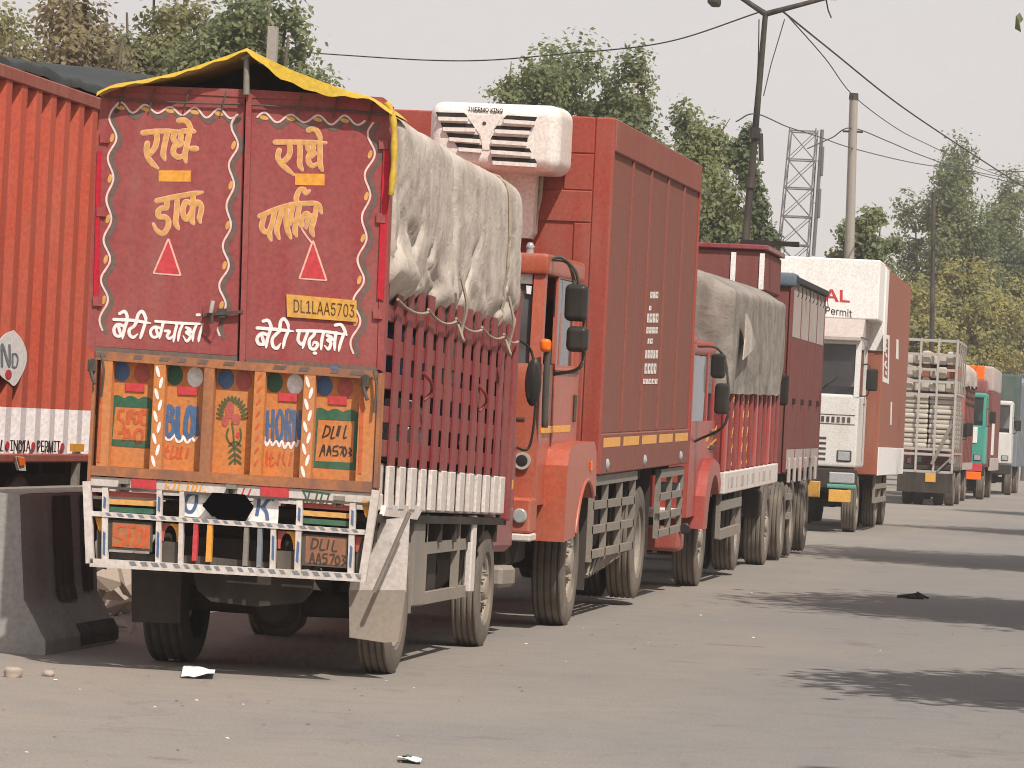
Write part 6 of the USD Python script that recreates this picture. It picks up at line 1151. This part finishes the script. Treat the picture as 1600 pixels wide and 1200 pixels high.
for sx, z in ((1, H - 1.5), (1, H - 3.5), (-1, H - 8.2), (-1, H - 7.0)):
    part(TW, 'antenna', box(*(cn(z, sx, 0)[0] + sx * np.array([0.30, 0.42])), -0.12, 0.12, z - 0.7, z + 0.7, 0.03), 'tower_steel')
    part(TW, 'antenna_bracket', bar(cn(z, sx, 0), cn(z, sx, 0) + [sx * 0.34, 0, 0], 0.04), 'tower_steel')
def wire(pts, label, r=0.018):
    p = np.array([world_at(px, py, Y) for px, py, Y in pts]); n = len(p); e = spline(p, 10)
    top('overhead_wire', tube(e, r * 0.75, 5), 'wire_black', label, 'wire')
wire([(1195, 16, yl), (1040, 66, 84), (880, 84, 87), (720, 95, 90), (520, 85, 95), (200, 60, 100)], 'long dark wire sagging left from the top of the lamp post', 0.020)
wire([(1222, 17, yl), (1300, 80, 90), (1400, 160, 100), (1500, 228, 112), (1600, 292, 125), (1700, 352, 140)], 'thick wire running from the lamp post down to the right edge', 0.026)
wire([(1232, 26, yl), (1290, 92, 90), (1334, 150, yc), (1400, 200, 118), (1450, 226, 127), (1520, 258, 140), (1600, 288, 150), (1700, 322, 165)], 'thin wire from the lamp post over the tip of the concrete pole', 0.017)
wire([(1150, 190, 78), (1181, 178, yl), (1230, 198, 90), (1280, 214, 99), (1333, 232, yc), (1430, 255, 120), (1520, 268, 140), (1600, 284, 160)], 'wire crossing from the lamp post collar behind the concrete pole', 0.017)
wire([(1262, 232, 99), (1300, 215, 104), (1331, 200, yc), (1390, 222, 116), (1440, 243, 125), (1520, 270, 140), (1640, 300, 160)], 'wire hung from the insulator on the concrete pole', 0.02)
wire([(1545, 265, 140), (1600, 268, 148), (1680, 262, 158)], 'short dark wire at the far right above the trees', 0.02)

# ------------------------------------------------------------ trees
def leaves(cl, n, size, seed, up=0.35):
    """n leaf-sized faces spread through clumps (centre, radii); fewer near a clump's rim."""
    g = np.random.default_rng(seed); cl = np.array(cl, float)
    vol = (cl[:, 3] * cl[:, 4] * cl[:, 5]) ** 0.72; k = g.choice(len(cl), n, p=vol / vol.sum())
    d = g.normal(size=(n, 3)); d /= np.linalg.norm(d, axis=1, keepdims=True)
    rr = g.uniform(0, 1, n) ** 0.42 * (1 + 0.22 * g.normal(size=n))
    c = cl[k, :3] + d * rr[:, None] * cl[k, 3:6]
    keep = meshkit.noise(c * 1.9 + seed) > 0.31; c = c[keep]; d = d[keep]; n = len(c)
    nrm = g.normal(size=(n, 3)) * 0.55 + d * 0.75 + [0.1, -0.2, 0.45]; nrm /= np.linalg.norm(nrm, axis=1, keepdims=True)
    t = np.cross(nrm, g.normal(size=(n, 3)) + [0.0, 0.0, 0.0]); t /= np.linalg.norm(t, axis=1, keepdims=True); s = np.cross(t, nrm)
    L = size * g.uniform(0.6, 1.35, n)[:, None]; w = L * 0.36
    v = np.stack([c - t * L * 0.5, c + s * w + nrm * w * 0.25, c + t * L * 0.6, c - s * w + nrm * w * 0.25], 1).reshape(-1, 3)
    i = np.arange(n) * 4
    return v, np.vstack([np.stack([i, i + 1, i + 2], 1), np.stack([i, i + 2, i + 3], 1)])
def tree(px, Y, top_py, wpx, base_z, label, mat, n, size, seed, name='street_tree', kind='plume', X=None, H=None, rad=None, lean=0.0, group=None):
    g = np.random.default_rng(seed)
    if X is None:
        t = world_at(px, top_py, Y); m = world_at(px, (top_py + 640) / 2, Y); X, H, rad = m[0], t[2], wpx / 2 / (FPX / Y)
    cl, limbs = [], []
    hcrown = H - base_z
    nb = 9 if kind == 'plume' else 12
    for b in range(nb):
        a = b * 2.4 + g.uniform(-0.4, 0.4); f = math.sqrt((b + 0.4) / nb)
        tip = np.array([math.cos(a) * rad * 0.80 * f, math.sin(a) * rad * 0.80 * f, 0]); zt = base_z + hcrown * (0.97 - 0.55 * f ** 1.6 + g.uniform(-0.10, 0.05))
        tip[2] = zt - 0.05 * hcrown; root = np.array([0, 0, base_z * 0.75 + hcrown * 0.12 * g.uniform(0.2, 1.0)]); mid = root * 0.5 + tip * 0.5 + [tip[0] * 0.2, tip[1] * 0.2, -0.1 * hcrown]
        lim = spline(np.array([root, mid, tip]), 6); limbs.append((lim, np.linspace(0.05 * rad, 0.012 * rad, len(lim))))
        for s in range(6 if kind == 'plume' else 5):
            u = 0.32 + 0.68 * (s + g.uniform(0, 0.8)) / 5.5; p = lim[min(len(lim) - 1, int(u * len(lim)))]; r = rad * g.uniform(0.30, 0.46) * (1.12 - 0.36 * u)
            cl.append([*(p + g.normal(size=3) * rad * 0.09), r, r, r * (1.55 if kind == 'plume' else 0.85)])
            if s % 2: limbs.append((np.array([p, p + g.normal(size=3) * r * 0.4 + [0, 0, 0.4 * r]]), np.array([0.014, 0.006]) * rad))
    P = thing(name, label, 'tree', loc=(X, Y, 0), group=group)
    tr0 = spline(np.array([[0, 0, -0.1], [0.05 * rad, 0, base_z * 0.5], [lean * 0.4, 0, base_z * 0.85 + 0.5]]), 6)
    part(P, 'trunk', [tube(tr0, np.linspace(0.085, 0.06, len(tr0)) * rad, 9)] + [tube(l, r, 6) for l, r in limbs], 'bark', True)
    part(P, 'crown', leaves(cl, n, size, seed + 1), mat)
tree(95, 72, -90, 375, 5.6, 'dry brownish tree at the top left corner behind the orange container', 'leaves_dry', 39613, 0.116, 21, kind='round')
tree(-20, 80, -60, 325, 5.0, 'olive tree cut by the left edge behind the dark sheet', 'leaves_olive', 32410, 0.116, 25, kind='round')
tree(255, 80, -110, 300, 5.5, 'leafy olive green tree behind the yellow roof sheet', 'leaves_olive', 50417, 0.116, 23, kind='round')
tree(385, 76, -90, 337, 6.0, 'large green tree right of centre above the yellow roof sheet', 'leaves_green', 61221, 0.116, 24, kind='round')
tree(800, 96, 62, 237, 4.5, 'green plumed tree behind the white cooling unit', 'leaves_green', 46815, 0.122, 33)
tree(880, 98, 42, 262, 4.5, 'tallest green tree above the red container box', 'leaves_green', 50417, 0.122, 36)
tree(970, 97, 58, 212, 4.5, 'green tree with a pointed top above the red container\'s front corner', 'leaves_green', 43214, 0.122, 35)
tree(1040, 99, 130, 170, 3.5, 'green tree between the red container and the black lamp post', 'leaves_green', 29548, 0.122, 39)
tree(1095, 100, 140, 187, 3.5, 'green tree directly left of the black lamp post', 'leaves_green', 39613, 0.122, 38)
tree(1158, 103, 165, 115, 3.5, 'loose green tree behind the black lamp post', 'leaves_green', 39613, 0.122, 41)
tree(1342, 126, 246, 175, 3.0, 'round green tree behind the bare concrete pole', 'leaves_green', 64821, 0.143, 43, kind='round')
tree(1478, 190, 222, 190, 6.5, 'tall sparse green tree right of the concrete pole', 'leaves_green', 68422, 0.156, 47)
tree(1560, 215, 270, 160, 7.0, 'dark green tree near the right edge behind the far trucks', 'leaves_green', 58338, 0.163, 48)
tree(1612, 230, 330, 130, 8.0, 'green tree cut by the right edge', 'leaves_olive', 36012, 0.163, 49, kind='round')
tree(1432, 165, 395, 190, 2.5, 'low yellowish tree behind the silver cage truck', 'leaves_yellow', 39613, 0.163, 51, kind='round')
tree(1503, 188, 372, 200, 5.6, 'yellow green spreading tree over the far trucks', 'leaves_yellow', 43214, 0.170, 53, kind='round')
tree(1585, 215, 385, 200, 7.2, 'yellow green tree at the far right end of the row', 'leaves_yellow', 39613, 0.177, 55, kind='round')
lamp = thing('street_lamp', 'plain grey street lamp post on the right pavement near the camera', 'street lamp', loc=(4.3, 14.8, 0))
part(lamp, 'post', tube([(0, 0, 0), (0, 0, 4), (0, 0, 8.4)], [0.10, 0.08, 0.055], 10), 'pole_dark', True)
part(lamp, 'arm', tube(spline([(0, 0, 8.3), (-0.4, 0, 8.75), (-1.5, 0, 8.9)]), 0.035, 8), 'pole_dark', True)
part(lamp, 'lamp_head', rounded(-2.0, -1.4, -0.12, 0.12, 8.85, 8.98, 0.05, 4), 'pole_dark', 30)
# the trees on the right pavement, outside the picture, that shade the road
for k, (X, Y, H, r, n, s) in enumerate(((2.8, 24.8, 7.6, 2.9, 34000, 0.17), (2.7, 36.5, 10.0, 4.0, 38000, 0.18), (2.9, 54.0, 12.6, 4.7, 54000, 0.2), (3.2, 76.0, 12.5, 3.8, 18000, 0.2), (3.2, 100.0, 13.5, 3.6, 16000, 0.2))):
    tree(0, Y, 0, 0, (4.4, 5.9, 7.6, 9.2, 11.0)[k] - 0.6, ['first', 'second', 'third', 'fourth', 'fifth'][k] + ' pavement tree on the right of the road, from the camera', 'leaves_green', n, s, 71 + k, kind='round', X=X, H=H, rad=r)
# ------------------------------------------------------------ far buildings
def house(px0, px1, py, Y, depth, mat, label, rows, cols):
    a, b = world_at(px0, py, Y), world_at(px1, py, Y); H = a[2]
    P = thing('far_building', label, 'building', loc=(a[0], Y, 0)); w = b[0] - a[0]
    part(P, 'wall', box(0, w, 0, depth, 0, H), mat); part(P, 'roof', box(-0.2, w + 0.2, -0.2, depth + 0.2, H + 0.003, H + 0.3), 'wall_far')
    for i in range(rows):
        for j in range(cols):
            x, z = w * (j + 0.3) / cols, H * (i + 0.35) / rows
            part(P, 'window', box(x, x + w * 0.4 / cols, -0.04, 0.02, z, z + H * 0.4 / rows), 'blue_grey')
house(1560, 1680, 545, 270, 12, 'wall_blue', 'pale blue building far behind the end of the row', 3, 4)
house(1533, 1562, 530, 262, 8, 'wall_far', 'narrow beige building far behind the teal truck', 4, 1)
house(1180, 1420, 610, 300, 12, 'wall_far', 'long low beige building far behind the white lorry', 2, 8)
house(-300, 330, 560, 190, 10, 'wall_far', 'long low building behind the left trees', 2, 10)

# ------------------------------------------------------------ dusty air
LK['haze_air'] = usdkit.material(stage, '/World/Looks/haze_air', {'v': ('principled_volume', {'color': (0.90, 0.86, 0.83), 'density': 0.0006, 'anisotropy': 0.2})}, [], volume='v.volume')
top('haze', box(-90, 90, -70, 720, -1.2, 24.0), 'haze_air', kind='stuff')
